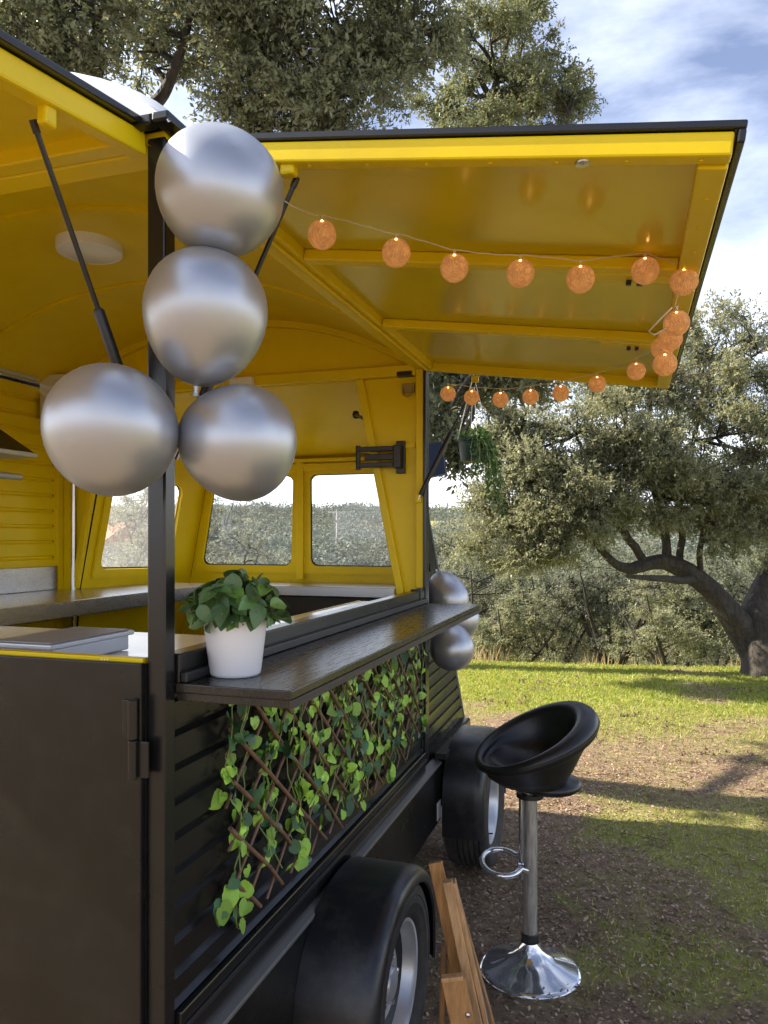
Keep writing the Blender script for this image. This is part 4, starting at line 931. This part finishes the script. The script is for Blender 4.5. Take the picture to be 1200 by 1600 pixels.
# ------------------------------------------------------------------ trees
def rvec(n, rng): v = rng.normal(size=(n, 3)); return v / np.linalg.norm(v, axis=1, keepdims=True)
def sprigs(tips, axes, n, size, rng, wid=.42, spread=.9, up=.5, fold=True):
    N = len(tips); T_ = np.repeat(tips, n, 0); A_ = np.repeat(axes, n, 0)
    d = A_ * .55 + rvec(N * n, rng) * spread; d /= np.linalg.norm(d, axis=1, keepdims=True)
    L = size * rng.uniform(.6, 1.25, (N * n, 1)); p = T_ - A_ * (rng.random((N * n, 1)) * size * 2.6)
    nn = rvec(N * n, rng); nn[:, 2] = np.abs(nn[:, 2]) + up
    w = np.cross(d, nn); w /= np.linalg.norm(w, axis=1, keepdims=True) + 1e-9
    w *= L * wid * .5 * rng.uniform(.75, 1.2, (N * n, 1))
    dn = np.cross(w, d); dn /= np.linalg.norm(dn, axis=1, keepdims=True) + 1e-9
    mid = p + d * L * .5
    V = np.stack([p, mid + w + dn * L * .07, p + d * L, mid - w + dn * L * .07], 1).reshape(-1, 3)
    return V
def leaves_mesh(name, V, mat):
    me = np_mesh(name, V, np.arange(len(V)).reshape(-1, 4)); me.materials.append(mat); return me
def bez(a, b, sag, rng, n=6):
    a, b = np.array(a, float), np.array(b, float); L = np.linalg.norm(b - a)
    m = (a + b) / 2 + rng.normal(size=3) * L * .10 + np.array([0, 0, sag * L])
    return [((1 - t) ** 2 * a + 2 * t * (1 - t) * m + t * t * b) for t in np.linspace(0, 1, n)]
def bark_limb(m, pts, rad, rng):
    pts = np.array([tuple(p) for p in pts], float); rad = np.array(rad, float); k = len(pts)
    seg = np.linalg.norm(np.diff(pts, axis=0), axis=1); cum = np.concatenate([[0], np.cumsum(seg)]); n = max(12, int(cum[-1] / .045))
    tt = np.linspace(0, cum[-1], n); Q = np.stack([np.interp(tt, cum, pts[:, j]) for j in range(3)], 1); r = np.interp(tt, cum, rad)
    for _ in range(4): Q[1:-1] = (Q[:-2] + 2 * Q[1:-1] + Q[2:]) / 4; r[1:-1] = (r[:-2] + 2 * r[1:-1] + r[2:]) / 4
    ns = 30; ref = np.array([1., 0, 0]); o = len(m.v); off = rng.uniform(0, 90)
    for i in range(n):
        d = Q[min(i + 1, n - 1)] - Q[max(i - 1, 0)]; d /= np.linalg.norm(d); ref = ref - d * ref.dot(d); ref /= np.linalg.norm(ref); b = np.cross(d, ref)
        a = 2 * np.pi * np.arange(ns) / ns; lng = tt[i]
        ca, sa = np.cos(a), np.sin(a)
        big = vn(ca * 1.3 + off, sa * 1.3 + lng * 1.1 + off) + vn(ca * 1.1 + lng * 1.7 + off, sa * 1.1 + 40) - 1
        rid = np.abs(vn(ca * 5 + off, sa * 5 + lng * 2.2) * 2 - 1) + .5 * np.abs(vn(ca * 9 + 7, sa * 9 + lng * 5 + off) * 2 - 1)
        rr = r[i] * (1 + .24 * big) - .016 * (1.0 - rid) * min(1, r[i] / .12)
        m.v += [tuple(map(float, Q[i] + (ref * ca[j] + b * sa[j]) * rr[j])) for j in range(ns)]
    for i in range(n - 1):
        for j in range(ns): m.f.append((o + i * ns + j, o + i * ns + (j + 1) % ns, o + (i + 1) * ns + (j + 1) % ns, o + (i + 1) * ns + j))
    return list(zip(Q[::4], r[::4]))
def make_tree(name, label, base, limbs, blobs, leaf, mat, per_clump=70, npt=11, rng_seed=1, group=None, trunk_sides=12, cl=.36, twig_r=.010, droop=0.0, cat='tree', up=.5):
    """limbs: [(points, radii)]; blobs: [(centre, radii, clumps)] in world space"""
    rng = np.random.default_rng(rng_seed); base = np.array(base, float)
    root = thing(name, label, cat, tuple(base), group)
    wood = MB(); skel = []
    for pts, rad in limbs:
        if rad[0] > .10 and trunk_sides > 10:
            skel += bark_limb(wood, pts, rad, rng); continue
        pts = [np.array(p, float) for p in pts]
        dense = []; dr = []
        for i in range(len(pts) - 1):
            for t in np.linspace(0, 1, 5)[:-1]:
                dense.append(pts[i] * (1 - t) + pts[i + 1] * t); dr.append(rad[i] * (1 - t) + rad[i + 1] * t)
        dense.append(pts[-1]); dr.append(rad[-1])
        dd = np.array(dense); sm = dd.copy(); sm[1:-1] = (dd[:-2] + dd[1:-1] * 2 + dd[2:]) / 4
        sm += rng.normal(size=sm.shape) * np.array(dr)[:, None] * .12
        wood.tube(sm, dr, trunk_sides); skel += [(p, r) for p, r in zip(sm, dr)]
    sk = np.array([p for p, r in skel]); skr = np.array([r for p, r in skel])
    tips = []; axes = []
    for c_, rad, n in blobs:
        c_ = np.array(c_, float); rad = np.array(rad, float)
        cs = rvec(n, rng) * (rng.random((n, 1)) ** .42) * rad + c_
        # secondary boughs
        nb = max(3, n // 7); bo = cs[rng.choice(n, nb, replace=False)] * .55 + c_ * .45
        boughs = []
        for q_ in bo:
            i = np.argmin(np.linalg.norm(sk - q_, axis=1) - skr * 2); pts = bez(sk[i], q_, .06, rng, 7); r0 = min(skr[i] * .75, .05)
            wood.tube(pts, np.linspace(r0, twig_r * 1.6, 7), 6); boughs += pts
        bs = np.array(boughs)
        for q_ in cs:
            i = np.argmin(np.linalg.norm(bs - q_, axis=1)); pts = bez(bs[i], q_, .04, rng, 5)
            wood.tube(pts, np.linspace(twig_r * 1.2, twig_r * .35, 5), 4)
            out = (q_ - c_) / rad; out = out / (np.linalg.norm(out) + 1e-6)
            k = int(per_clump * rng.uniform(.5, 1.4)); sc = cl * rng.uniform(.7, 1.25)
            off = rvec(k, rng) * (rng.random((k, 1)) ** .5) * sc * np.array([1, 1, .75])
            tips.append(q_ + off); a_ = off / (np.linalg.norm(off, axis=1, keepdims=True) + 1e-6) * .8 + out * .5 + rvec(k, rng) * .4; a_[:, 2] -= droop
            axes.append(a_ / np.linalg.norm(a_, axis=1, keepdims=True))
            for jj in range(min(k, 7)): wood.tube([pts[-1], pts[-1] * .5 + tips[-1][jj] * .5 + rng.normal(size=3) * .02, tips[-1][jj]], [twig_r * .4, twig_r * .3, twig_r * .2], 3, cap=False)
    wood.v = [tuple(map(float, p)) for p in wood.v]
    wood.build('trunk', M_bark, root, smooth=70)
    V = sprigs(np.concatenate(tips), np.concatenate(axes), npt, leaf, rng, up=up)
    o = link('crown', leaves_mesh('crown', V, mat), mat, root, fix=False)
    return root

def PD(x, y, D): return tuple(P(x, y, D=D))
# the spreading oak on the crest at the right
ob = P(1182, 1052, D=8.9); og = gz(ob.x, ob.y)
limbs = [([(ob.x + .22, ob.y, og - .3), (ob.x + .18, ob.y, og + .1), (ob.x + .12, ob.y, og + .45), PD(1180, 965, 8.95), PD(1196, 925, 9.0), PD(1216, 885, 9.2), PD(1255, 820, 9.4), PD(1290, 740, 9.5), PD(1310, 620, 9.5)], [.48, .37, .30, .215, .17, .145, .12, .09, .05]),
         ([PD(1185, 1030, 8.95), PD(1160, 985, 8.9), PD(1130, 945, 8.82), PD(1108, 918, 8.8), PD(1072, 890, 8.75), PD(1040, 876, 8.7), PD(1012, 880, 8.6), PD(985, 890, 8.5), PD(960, 882, 8.4), PD(938, 856, 8.3), PD(900, 822, 8.2), PD(860, 790, 8.1)], [.19, .185, .145, .125, .108, .096, .082, .068, .055, .042, .03, .016]),
         ([PD(1044, 880, 8.7), PD(1040, 850, 8.7), PD(1032, 800, 8.75), PD(1018, 745, 8.8), PD(1010, 680, 8.8), PD(1020, 610, 8.9)], [.058, .05, .045, .038, .03, .016]),
         ([PD(1060, 886, 8.75), PD(1066, 840, 8.85), PD(1060, 770, 9.0), PD(1085, 690, 9.1), PD(1100, 600, 9.2)], [.045, .04, .035, .028, .018]),
         ([PD(1010, 882, 8.6), PD(985, 845, 8.5), PD(955, 800, 8.4), PD(930, 740, 8.4), PD(900, 680, 8.3)], [.05, .045, .038, .028, .016]),
         ([PD(1095, 905, 8.8), PD(1092, 860, 8.6), PD(1108, 800, 8.4), PD(1130, 740, 8.3)], [.036, .032, .026, .015]),
         ([PD(1090, 905, 8.8), PD(1040, 905, 8.2), PD(980, 900, 7.8)], [.05, .04, .02])]
blobs = [(PD(1060, 640, 9.0), (1.25, 1.3, .95), 62), (PD(1130, 560, 9.3), (1.1, 1.2, .75), 48), (PD(930, 700, 8.5), (.95, 1.0, .72), 46), (PD(840, 740, 8.3), (.62, .75, .58), 34),
         (PD(1180, 720, 8.9), (1.0, 1.1, .95), 48), (PD(1010, 780, 8.6), (.9, 1.0, .42), 34), (PD(1280, 640, 9.4), (1.2, 1.3, 1.4), 46), (PD(870, 825, 8.2), (.62, .6, .30), 22),
         (PD(1140, 830, 8.6), (.55, .8, .42), 22), (PD(810, 650, 8.5), (.42, .6, .42), 18), (PD(960, 590, 8.9), (.75, .8, .50), 28), (PD(780, 790, 8.3), (.36, .4, .42), 22), (PD(760, 690, 8.4), (.22, .4, .4), 10), (PD(830, 870, 8.2), (.5, .5, .22), 20), (PD(900, 790, 8.0), (.6, .5, .35), 24), (PD(1000, 720, 8.1), (.8, .5, .5), 30), (PD(740, 850, 8.6), (.16, .3, .16), 5), (PD(1250, 830, 9.2), (.8, .8, .6), 22), (PD(1150, 775, 8.5), (.7, .6, .28), 22), (PD(1060, 740, 8.4), (.7, .5, .3), 20)]
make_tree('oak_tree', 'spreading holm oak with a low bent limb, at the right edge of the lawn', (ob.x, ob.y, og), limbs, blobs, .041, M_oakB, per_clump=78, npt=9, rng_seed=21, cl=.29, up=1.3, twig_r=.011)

# tall oak behind the trailer front, its low boughs hang over the far end
tb = P(641, 1000, D=9.4); tg = gz(tb.x, tb.y); top = P(790, 90, D=8.0)
limbs = [([(tb.x, tb.y, tg - .1), (tb.x, tb.y, 1.2), (tb.x + .03, tb.y + .1, 2.6), (tb.x + .25, tb.y + .4, 3.6), PD(720, 330, 9.93), PD(770, 150, 10.74), PD(800, 40, 11.15)], [.20, .17, .155, .13, .10, .065, .025]),
         ([(tb.x + .03, tb.y + .1, 2.6), PD(670, 500, 8.0), PD(690, 480, 6.60), PD(720, 520, 5.70), PD(745, 560, 5.00), PD(752, 590, 4.60)], [.07, .06, .05, .04, .026, .012]),
         ([(tb.x + .1, tb.y + .2, 3.2), PD(760, 400, 9.38), PD(850, 300, 9.79), PD(890, 180, 10.20)], [.08, .06, .04, .02])]
blobs = [(PD(770, 110, 10.74), (1.02, 1.22, 0.84), 50), (PD(850, 150, 10.61), (0.68, 0.95, 0.57), 30), (PD(800, 20, 11.02), (0.65, 0.95, 0.54), 22), (PD(770, 240, 10.34), (0.95, 1.09, 0.54), 27), (PD(880, 130, 10.61), (0.35, 0.54, 0.46), 10),
         (PD(700, 560, 5.30), (0.26, 0.50, 0.26), 12), (PD(690, 640, 5.20), (0.14, 0.30, 0.28), 6), (PD(770, 580, 5.10), (0.32, 0.40, 0.14), 9), (PD(690, 185, 10.61), (0.41, 0.68, 0.30), 10), (PD(835, 590, 5.40), (0.30, 0.40, 0.12), 7), (PD(705, 690, 5.00), (0.09, 0.20, 0.20), 4)]
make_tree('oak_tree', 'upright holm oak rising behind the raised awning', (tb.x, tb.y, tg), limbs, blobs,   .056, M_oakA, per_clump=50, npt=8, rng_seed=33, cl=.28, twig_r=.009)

# big oak over the trailer roof at the left
ab = P(50, 838, D=6.0); ag = gz(ab.x, ab.y)
limbs = [([(ab.x, ab.y, ag - .2), (ab.x, ab.y, 1.0), (ab.x + .1, ab.y - .1, 2.6)], [.30, .25, .22]),
         ([(ab.x + .1, ab.y - .1, 2.6), (ab.x + .5, ab.y - .5, 3.9), PD(258, 150, 5.57), PD(290, 60, 5.33), PD(310, -60, 5.15)], [.15, .11, .045, .03, .014]),
         ([(ab.x + .1, ab.y - .1, 2.6), (ab.x - .2, ab.y - .6, 3.9), PD(155, 120, 5.15), PD(150, 20, 4.91), PD(100, -120, 4.79)], [.14, .10, .042, .03, .014]),
         ([(ab.x + .4, ab.y - .4, 3.6), PD(430, 240, 5.39), PD(540, 100, 5.26), PD(620, 60, 5.21)], [.08, .045, .028, .012])]
blobs = [(PD(40, 190, 5.5), (.9, .9, .40), 15), (PD(150, 235, 6.2), (.8, .9, .32), 11), (PD(-90, 150, 5.0), (.9, .9, .45), 14), (PD(60, 260, 6.6), (.9, .9, .35), 12), (PD(440, 90, 5.21), (0.61, 0.73, 0.45), 52), (PD(330, 20, 5.03), (0.61, 0.73, 0.43), 44), (PD(560, 60, 5.21), (0.48, 0.66, 0.43), 40), (PD(650, 40, 5.21), (0.25, 0.43, 0.34), 18), (PD(90, 40, 4.79), (0.57, 0.66, 0.43), 46),  # leading low clumps are hidden, added to dapple the ground with shade
         (PD(-60, 0, 4.55), (0.66, 0.73, 0.55), 34), (PD(230, 60, 5.51), (0.48, 0.55, 0.34), 22), (PD(520, 170, 5.15), (0.43, 0.55, 0.23), 26), (PD(360, -160, 5.03), (0.97, 0.97, 0.61), 44), (PD(120, -160, 4.79), (0.91, 0.91, 0.61), 36), (PD(600, -120, 5.15), (0.55, 0.73, 0.48), 24), (PD(400, 170, 5.33), (0.30, 0.43, 0.18), 14), (PD(-20, 110, 4.67), (0.30, 0.36, 0.25), 14)]
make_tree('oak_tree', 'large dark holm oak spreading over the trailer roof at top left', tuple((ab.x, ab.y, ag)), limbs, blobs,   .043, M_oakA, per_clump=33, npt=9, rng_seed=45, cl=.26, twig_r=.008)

# small trees and bushes past the crest: a few shapes, copied
def make_bush(name, label, h, w, clumps, leaf, mat, seed, stems=4, per=38, npt=7, cl=.30, group=None, cat='bush', trunk=.05):
    rng = np.random.default_rng(seed); limbs = []
    for k in range(stems):
        a = k * 6.283 / stems + rng.uniform(-.5, .5); d = np.array([math.cos(a), math.sin(a), 0])
        limbs.append(([(0, 0, -.2), tuple(d * w * .08 + np.array([0, 0, h * .22])), tuple(d * w * .25 + np.array([0, 0, h * .5])), tuple(d * w * .36 + np.array([0, 0, h * .8]))], [trunk, trunk * .8, trunk * .5, trunk * .2]))
    blobs = []
    for k in range(6):
        a = rng.uniform(0, 6.28); rr = w * rng.uniform(.1, .30)
        blobs.append(((rr * math.cos(a), rr * math.sin(a), h * rng.uniform(.42, .82)), (w * rng.uniform(.20, .32), w * rng.uniform(.20, .32), h * rng.uniform(.16, .26)), clumps // 6))
    blobs.append(((0, 0, h * .35), (w * .42, w * .42, h * .25), clumps // 4))
    return make_tree(name, label, (0, 0, 0), limbs, blobs, leaf, mat, per_clump=per, npt=npt, rng_seed=seed, group=group, trunk_sides=7, cl=cl, twig_r=.012, cat=cat, up=1.3)
GB = 'bushy young oaks on the slope past the lawn'
protos = [make_bush('bushy_tree', None, 3.2, 3.0, 84, .055, M_bush, 101, group=GB, cat='tree'),
          make_bush('bushy_tree', None, 3.0, 2.4, 60, .055, M_bush, 102, stems=5, per=26, group=GB, cat='tree', trunk=.07),
          make_bush('bushy_tree', None, 2.6, 3.4, 90, .055, M_oakB, 103, group=GB, cat='tree')]
used = [False] * 3
rb = random.Random(4)
#        px   D   kind scale label
slope_trees = [(1050, 11.6, 2, .80, 'dark rounded bush directly left of the big oak trunk'), (1110, 12.6, 0, .85, 'tall bush behind the big oak trunk base'), (958, 13.5, 1, .92, 'thin open tree with dark forked stems past the lawn'),
               (870, 14.5, 0, .85, 'grey green bush left of the open forked tree'), (800, 13.2, 2, .78, 'low bush at the lawn edge right of the balloons'), (745, 15.5, 0, 1.0, 'bush just right of the far balloons'),
               (905, 18, 2, 1.05, 'wide bush behind the gap left of the forked tree'), (1010, 17.5, 0, 1.05, 'pale bush behind the big oak limb'), (1180, 14.5, 0, 1.0, 'bush right of the big oak trunk'),
               (700, 24, 0, 1.55, 'round grey green tree beyond the trailer nose'), (735, 29, 2, 1.6, 'farther tree on the slope beyond the trailer nose'),
               (830, 25, 0, 1.45, 'tree farther down the slope behind the low bush'), (1080, 22, 2, 1.35, 'tree farther down the slope behind the oak'), (960, 27, 0, 1.4, 'tree far down the slope behind the forked tree'),
               (560, 26, 2, 1.16, 'tree seen low in the right front window'), (515, 24, 0, 1.05, 'tree seen left in the right front window'), (600, 32, 0, 1.29, 'tree seen at the right edge of the front window'),
               (450, 22, 2, 1.12, 'tree seen right in the middle front window'), (405, 20, 0, 1.03, 'tree seen in the centre of the middle front window'), (355, 19, 2, 1.12, 'tree seen left in the middle front window'), (330, 17, 1, 1.20, 'thin tree at the left edge of the middle front window'),
               (285, 18, 2, 1.1, 'tree seen right of the black post, beside the left bay window'), (250, 20, 0, 1.15, 'tree seen in the left bay window'), (190, 17, 2, .85, 'bush seen low in the left bay window'), (268, 27, 1, 1.8, 'tall tree seen behind others in the left bay window'),
               (285, 34, 0, 2.1, 'tallest tree seen in the left bay window')]
for px_, D_, k, s_, lab in slope_trees:
    o = protos[k] if not used[k] else copy_tree(protos[k]); used[k] = True
    q_ = P(px_, 838, D=D_); o.location = (q_.x, q_.y, gz(q_.x, q_.y) - .05); o.rotation_euler = (0, 0, rb.uniform(0, 6.28)); o.scale = (s_, s_, s_ * rb.uniform(.92, 1.08)); o['label'] = lab

# far wooded hillside: reads as one mass
def far_wood():
    rng = np.random.default_rng(77); tips = []; n = 3600
    D = 27 + 310 * rng.random(n) ** 1.6; L = (rng.random(n) * 1.9 - 1.05) * D
    X = -SA * D + CA * L; Y = CA * D + SA * L; t_ = L / D; keep = (fbm(X * .03, Y * .03, 3) > .30) & (((t_ > -.45) & (t_ < .52)) | (rng.random(n) < .3)) & ~((np.abs(t_ + .354) < .05) & (D < 56)); X, Y, D = X[keep], Y[keep], D[keep]
    Z = ground_h(X, Y); Vs = []
    for x, y, z, d in zip(X, Y, Z, D):
        h = rng.uniform(2.6, 4.6) * (1 + .0012 * d); k = int(300 * min(1, 45 / d) + 45); lf = .10 + .0024 * d
        off = rvec(k, rng) * np.array([h * .55, h * .55, h * .42]) * (rng.random((k, 1)) ** .25) + np.array([x, y, z + h * .5])
        Vs.append(sprigs(off, rvec(k, rng), 2, lf, rng, wid=.75, up=1.0))
    V = np.concatenate(Vs); o = link('far_wood', leaves_mesh('far_wood', V, M_far_haze), M_far_haze, fix=False)
    tag(o, 'wooded hillside with haze put into its pale leaf colour, seen through the front windows', 'woodland', kind='stuff')
far_wood()

# tiled house and power pole seen through the windows
hp = P(178, 850, D=48); hg_ = gz(hp.x, hp.y); hz_ = 1.6 - (852 - 838) / F * 48
HS = thing('house', 'distant house with a red tiled roof seen in the left bay window', 'house', (hp.x, hp.y, hg_))
MB().box(hp.x - 4.5, hp.x + .6, hp.y - 2, hp.y + 3, hg_ - .5, hz_ + .2).build('wall', M_plaster, HS)
zz = hz_ + .2; m = MB(); m.prism([(hp.x - 4.9, hp.y - 2.5, zz), (hp.x - 4.9, hp.y + .5, zz + 1.3), (hp.x - 4.9, hp.y + 3.5, zz)], (5.9, 0, 0)); m.build('roof', M_red, HS)
MB().box(hp.x - .9, hp.x - .1, hp.y - 2.05, hp.y - 1.99, hz_ - 1.4, hz_ - .3).build('window', M_tint, HS)
pp = P(527, 838, D=75); pg = gz(pp.x, pp.y); ptop = 1.6 + (838 - 797) / F * 75
PO = thing('power_pole', 'pale power pole with a crossarm seen in the right front window', 'power pole', (pp.x, pp.y, pg))
MB().tube([(pp.x, pp.y, pg - .3), (pp.x, pp.y, ptop)], [.17, .11], 8).build('pole', M_conc, PO, smooth=60)
MB().box(pp.x - .9, pp.x + .9, pp.y - .06, pp.y + .06, ptop - .28, ptop - .12).build('crossarm', M_conc, PO)
m = MB()
for s_ in (-.8, 0, .8):
    m.tube([(pp.x + s_ - 60, pp.y + 20, ptop + 3), (pp.x + s_ - 30, pp.y + 10, ptop + .3), (pp.x + s_, pp.y, ptop - .05), (pp.x + s_ + 30, pp.y - 6, ptop - .4), (pp.x + s_ + 60, pp.y - 12, ptop + 1)], .018, 4)
m.build('wires', M_dark, PO)

# ------------------------------------------------------------------ hanging basket
hb = P(740, 704, D=4.62)
HB = thing('hanging_basket', 'dark green hanging pot with trailing leaves under the oak boughs', 'hanging plant', (hb.x, hb.y, hb.z - .07))
MB().lathe([(.0001, -.070), (.070, -.070), (.078, -.064), (.094, .052), (.104, .054), (.106, .064), (.100, .066), (.090, .055), (.088, .04), (.0001, .04)], 32, Matrix.Translation(hb)).build('pot', M_gpot, HB, smooth=40)
m = MB(); hk = hb + Vector((0, 0, .46))
for k in range(4):
    a = 2 * math.pi * k / 4 + .4; m.tube([hb + Vector((.1 * math.cos(a), .1 * math.sin(a), .06)), hk], .0022, 5)
m.tube([hk, hk + Vector((0, 0, .03)), hk + Vector((.015, 0, .05)), hk + Vector((.02, 0, .03))], .003, 6); m.build('hanger', M_wire, HB, smooth=60)
rng = np.random.default_rng(8); m = MB(); tp = []; ax = []
for k in range(46):
    a = rng.uniform(-1.5, 1.6) if k < 30 else rng.uniform(.6, 5.6); side_ = (math.cos(a - .2) + 1) / 2
    L = (rng.uniform(.08, .22) if k < 30 else rng.uniform(.03, .09)) + (.30 * rng.random() if k < 30 else .0) * (.35 + side_)
    p = np.array(hb) + np.array([.098 * math.cos(a), .098 * math.sin(a), .062]); pts = [np.array(hb) + np.array([.05 * math.cos(a), .05 * math.sin(a), .05]), p]
    q_ = p.copy(); n_ = int(L / .03)
    for j in range(n_):
        q_ = q_ + np.array([.010 * math.cos(a) * (1 - j / n_) + rng.normal() * .006, .010 * math.sin(a) * (1 - j / n_) + rng.normal() * .006, -.03 + .03 * max(0, 1 - j / 2)]); pts.append(q_)
        tp.append(q_); ax.append((math.cos(a) * .6, math.sin(a) * .6, -.7))
    m.tube(pts, .0016, 4, cap=False)
for k in range(70):
    a = rng.uniform(0, 6.28); r_ = .1 * math.sqrt(rng.random()); tp.append(np.array(hb) + np.array([r_ * math.cos(a), r_ * math.sin(a), .06 + rng.uniform(0, .035)])); ax.append((math.cos(a) * .6, math.sin(a) * .6, .5))
m.v = [tuple(map(float, p)) for p in m.v]; m.build('stems', M_stem, HB)
ax = np.array(ax); ax /= np.linalg.norm(ax, axis=1, keepdims=True)
V = sprigs(np.array(tp), ax, 3, .034, rng, wid=.55, spread=.8)
tag(link('leaves', leaves_mesh('leaves', V, M_trail), M_trail, HB, fix=False), kind='stuff')

# ------------------------------------------------------------------ grass, dry stalks, leaf litter, twigs
def blades(name, X, Y, hgt, wid, mat, lean, label, rng):
    n = len(X); Z = ground_h(X, Y) - .004; a = rng.uniform(0, 6.283, n); l_ = lean * rng.uniform(.2, 1.2, n) * hgt; b = rng.uniform(0, 6.283, n)
    B0 = np.stack([X, Y, Z], 1); wv = np.stack([np.cos(a), np.sin(a), np.zeros(n)], 1) * (wid * .5)[:, None]
    tipv = B0 + np.stack([np.cos(b) * l_, np.sin(b) * l_, hgt], 1); midv = B0 * .5 + tipv * .5; midv[:, 2] += hgt * .10
    V = np.stack([B0 - wv, B0 + wv, midv + wv * .7, tipv, midv - wv * .7], 1).reshape(-1, 3)
    me = np_mesh(name, V, np.arange(len(V)).reshape(-1, 5)); me.materials.append(mat)
    return tag(link(name, me, mat, fix=False), label, 'grass', kind='stuff')
def sample(n, D0, D1, L0, L1, rng, pw=1.0):
    D = D0 + (D1 - D0) * rng.random(n) ** pw; L = L0 + (L1 - L0) * rng.random(n)
    t = L; Lr = t * D
    return -SA * D + CA * Lr, CA * D + SA * Lr, D
rng = np.random.default_rng(91)
X, Y, D = sample(260000, 1.7, 11.2, -.05, .62, rng, .62); g = grass_mask(X, Y); k = rng.random(len(X)) < g * np.where(D > 5.5, .85, .62); X, Y, D = X[k], Y[k], D[k]
hgt = rng.uniform(.012, .036, len(X)) * (1 + .25 * (D > 6)); blades('grass', X, Y, hgt, rng.uniform(.0022, .0042, len(X)) * (1 + D * .10), M_grass, .9, 'short patchy lawn grass in front of the oak', rng)
X, Y, D = sample(5200, 8.3, 11.6, -.02, .62, rng); e = 10.0 - .16 * np.clip((CA * X + SA * Y), -6, 8); k = (np.abs(D - e - .15) < .45) & (rng.random(len(X)) < sstep(.50, .72, fbm(X * 2.3, Y * 2.3)) * .8); X, Y = X[k], Y[k]
blades('dry_grass', X, Y, rng.uniform(.08, .30, len(X)), rng.uniform(.005, .009, len(X)), M_dry, .5, 'tall straw coloured grass along the lawn edge', rng)
X, Y, D = sample(70000, 1.7, 8.2, -.08, .60, rng, .7); k = rng.random(len(X)) < np.clip(1.0 - .75 * grass_mask(X, Y), 0, 1) * np.where(D > 5.5, .5, 1) * (.35 + fbm(X * 2 + 5, Y * 2 + 3)); X, Y = X[k], Y[k]; n = len(X)
tips_ = np.stack([X, Y, ground_h(X, Y) + rng.uniform(.002, .014, n)], 1); a = rng.uniform(0, 6.283, n); d_ = np.stack([np.cos(a), np.sin(a), rng.normal(0, .22, n)], 1); d_ /= np.linalg.norm(d_, axis=1, keepdims=True)
V = sprigs(tips_, d_, 1, .020, rng, wid=.5, spread=.18, up=1.6)
tag(link('leaf_litter', leaves_mesh('leaf_litter', V, M_litter), M_litter, fix=False), 'dry brown oak leaves scattered over the earth', 'leaf litter', kind='stuff')
X, Y, D = sample(650, 1.8, 8.0, -.05, .6, rng, .7); m = MB()
for x, y in zip(X, Y):
    a = rng.uniform(0, 6.28); L = rng.uniform(.03, .16); z = gz(x, y) + .006; p0 = (x, y, z); p1 = (x + math.cos(a) * L * .5, y + math.sin(a) * L * .5, z + rng.uniform(.0, .012)); p2 = (x + math.cos(a + .3) * L, y + math.sin(a + .3) * L, gz(x + math.cos(a) * L, y + math.sin(a) * L) + .005)
    m.tube([p0, p1, p2], [.0028, .0024, .0014], 4)
tag(m.build('twigs', M_stick, None), 'small fallen twigs on the earth', 'twigs', kind='stuff')

m = MB(); rc = random.Random(12)
for px_, py_, n_, sp_c in ((865, 1068, 70, .28), (832, 1077, 30, .16), (1085, 1054, 60, .30), (1185, 1080, 50, .28), (1010, 1128, 40, .25), (905, 1055, 24, .14), (790, 1098, 40, .22), (1120, 1180, 30, .2)):
    c_ = P(px_, py_, h=0.0)
    for k in range(n_):
        x, y = c_.x + rc.gauss(0, sp_c), c_.y + rc.gauss(0, sp_c * .5); r_ = .008 + .026 * rc.random() ** 2.2; z = gz(x, y) + r_ * .3
        vs = [(r_ * rc.uniform(.7, 1.2), 0, 0), (-r_ * rc.uniform(.7, 1.2), 0, 0), (0, r_ * rc.uniform(.7, 1.2), 0), (0, -r_ * rc.uniform(.7, 1.2), 0), (0, 0, r_ * rc.uniform(.5, 1)), (0, 0, -r_ * .6)]
        m.add(vs, [(0, 2, 4), (2, 1, 4), (1, 3, 4), (3, 0, 4), (2, 0, 5), (1, 2, 5), (3, 1, 5), (0, 3, 5)], Matrix.Translation((x, y, z)) @ Matrix.Rotation(rc.uniform(0, 6.28), 4, 'Z'))
tag(m.build('dirt_clods', pbr('clod_earth', (.16, .11, .07), .95, var=.4, vscale=30, bump=.6, bscale=90), None, smooth=40), 'crumbled brown earth clods turned up in the lawn', 'earth clods', kind='stuff')
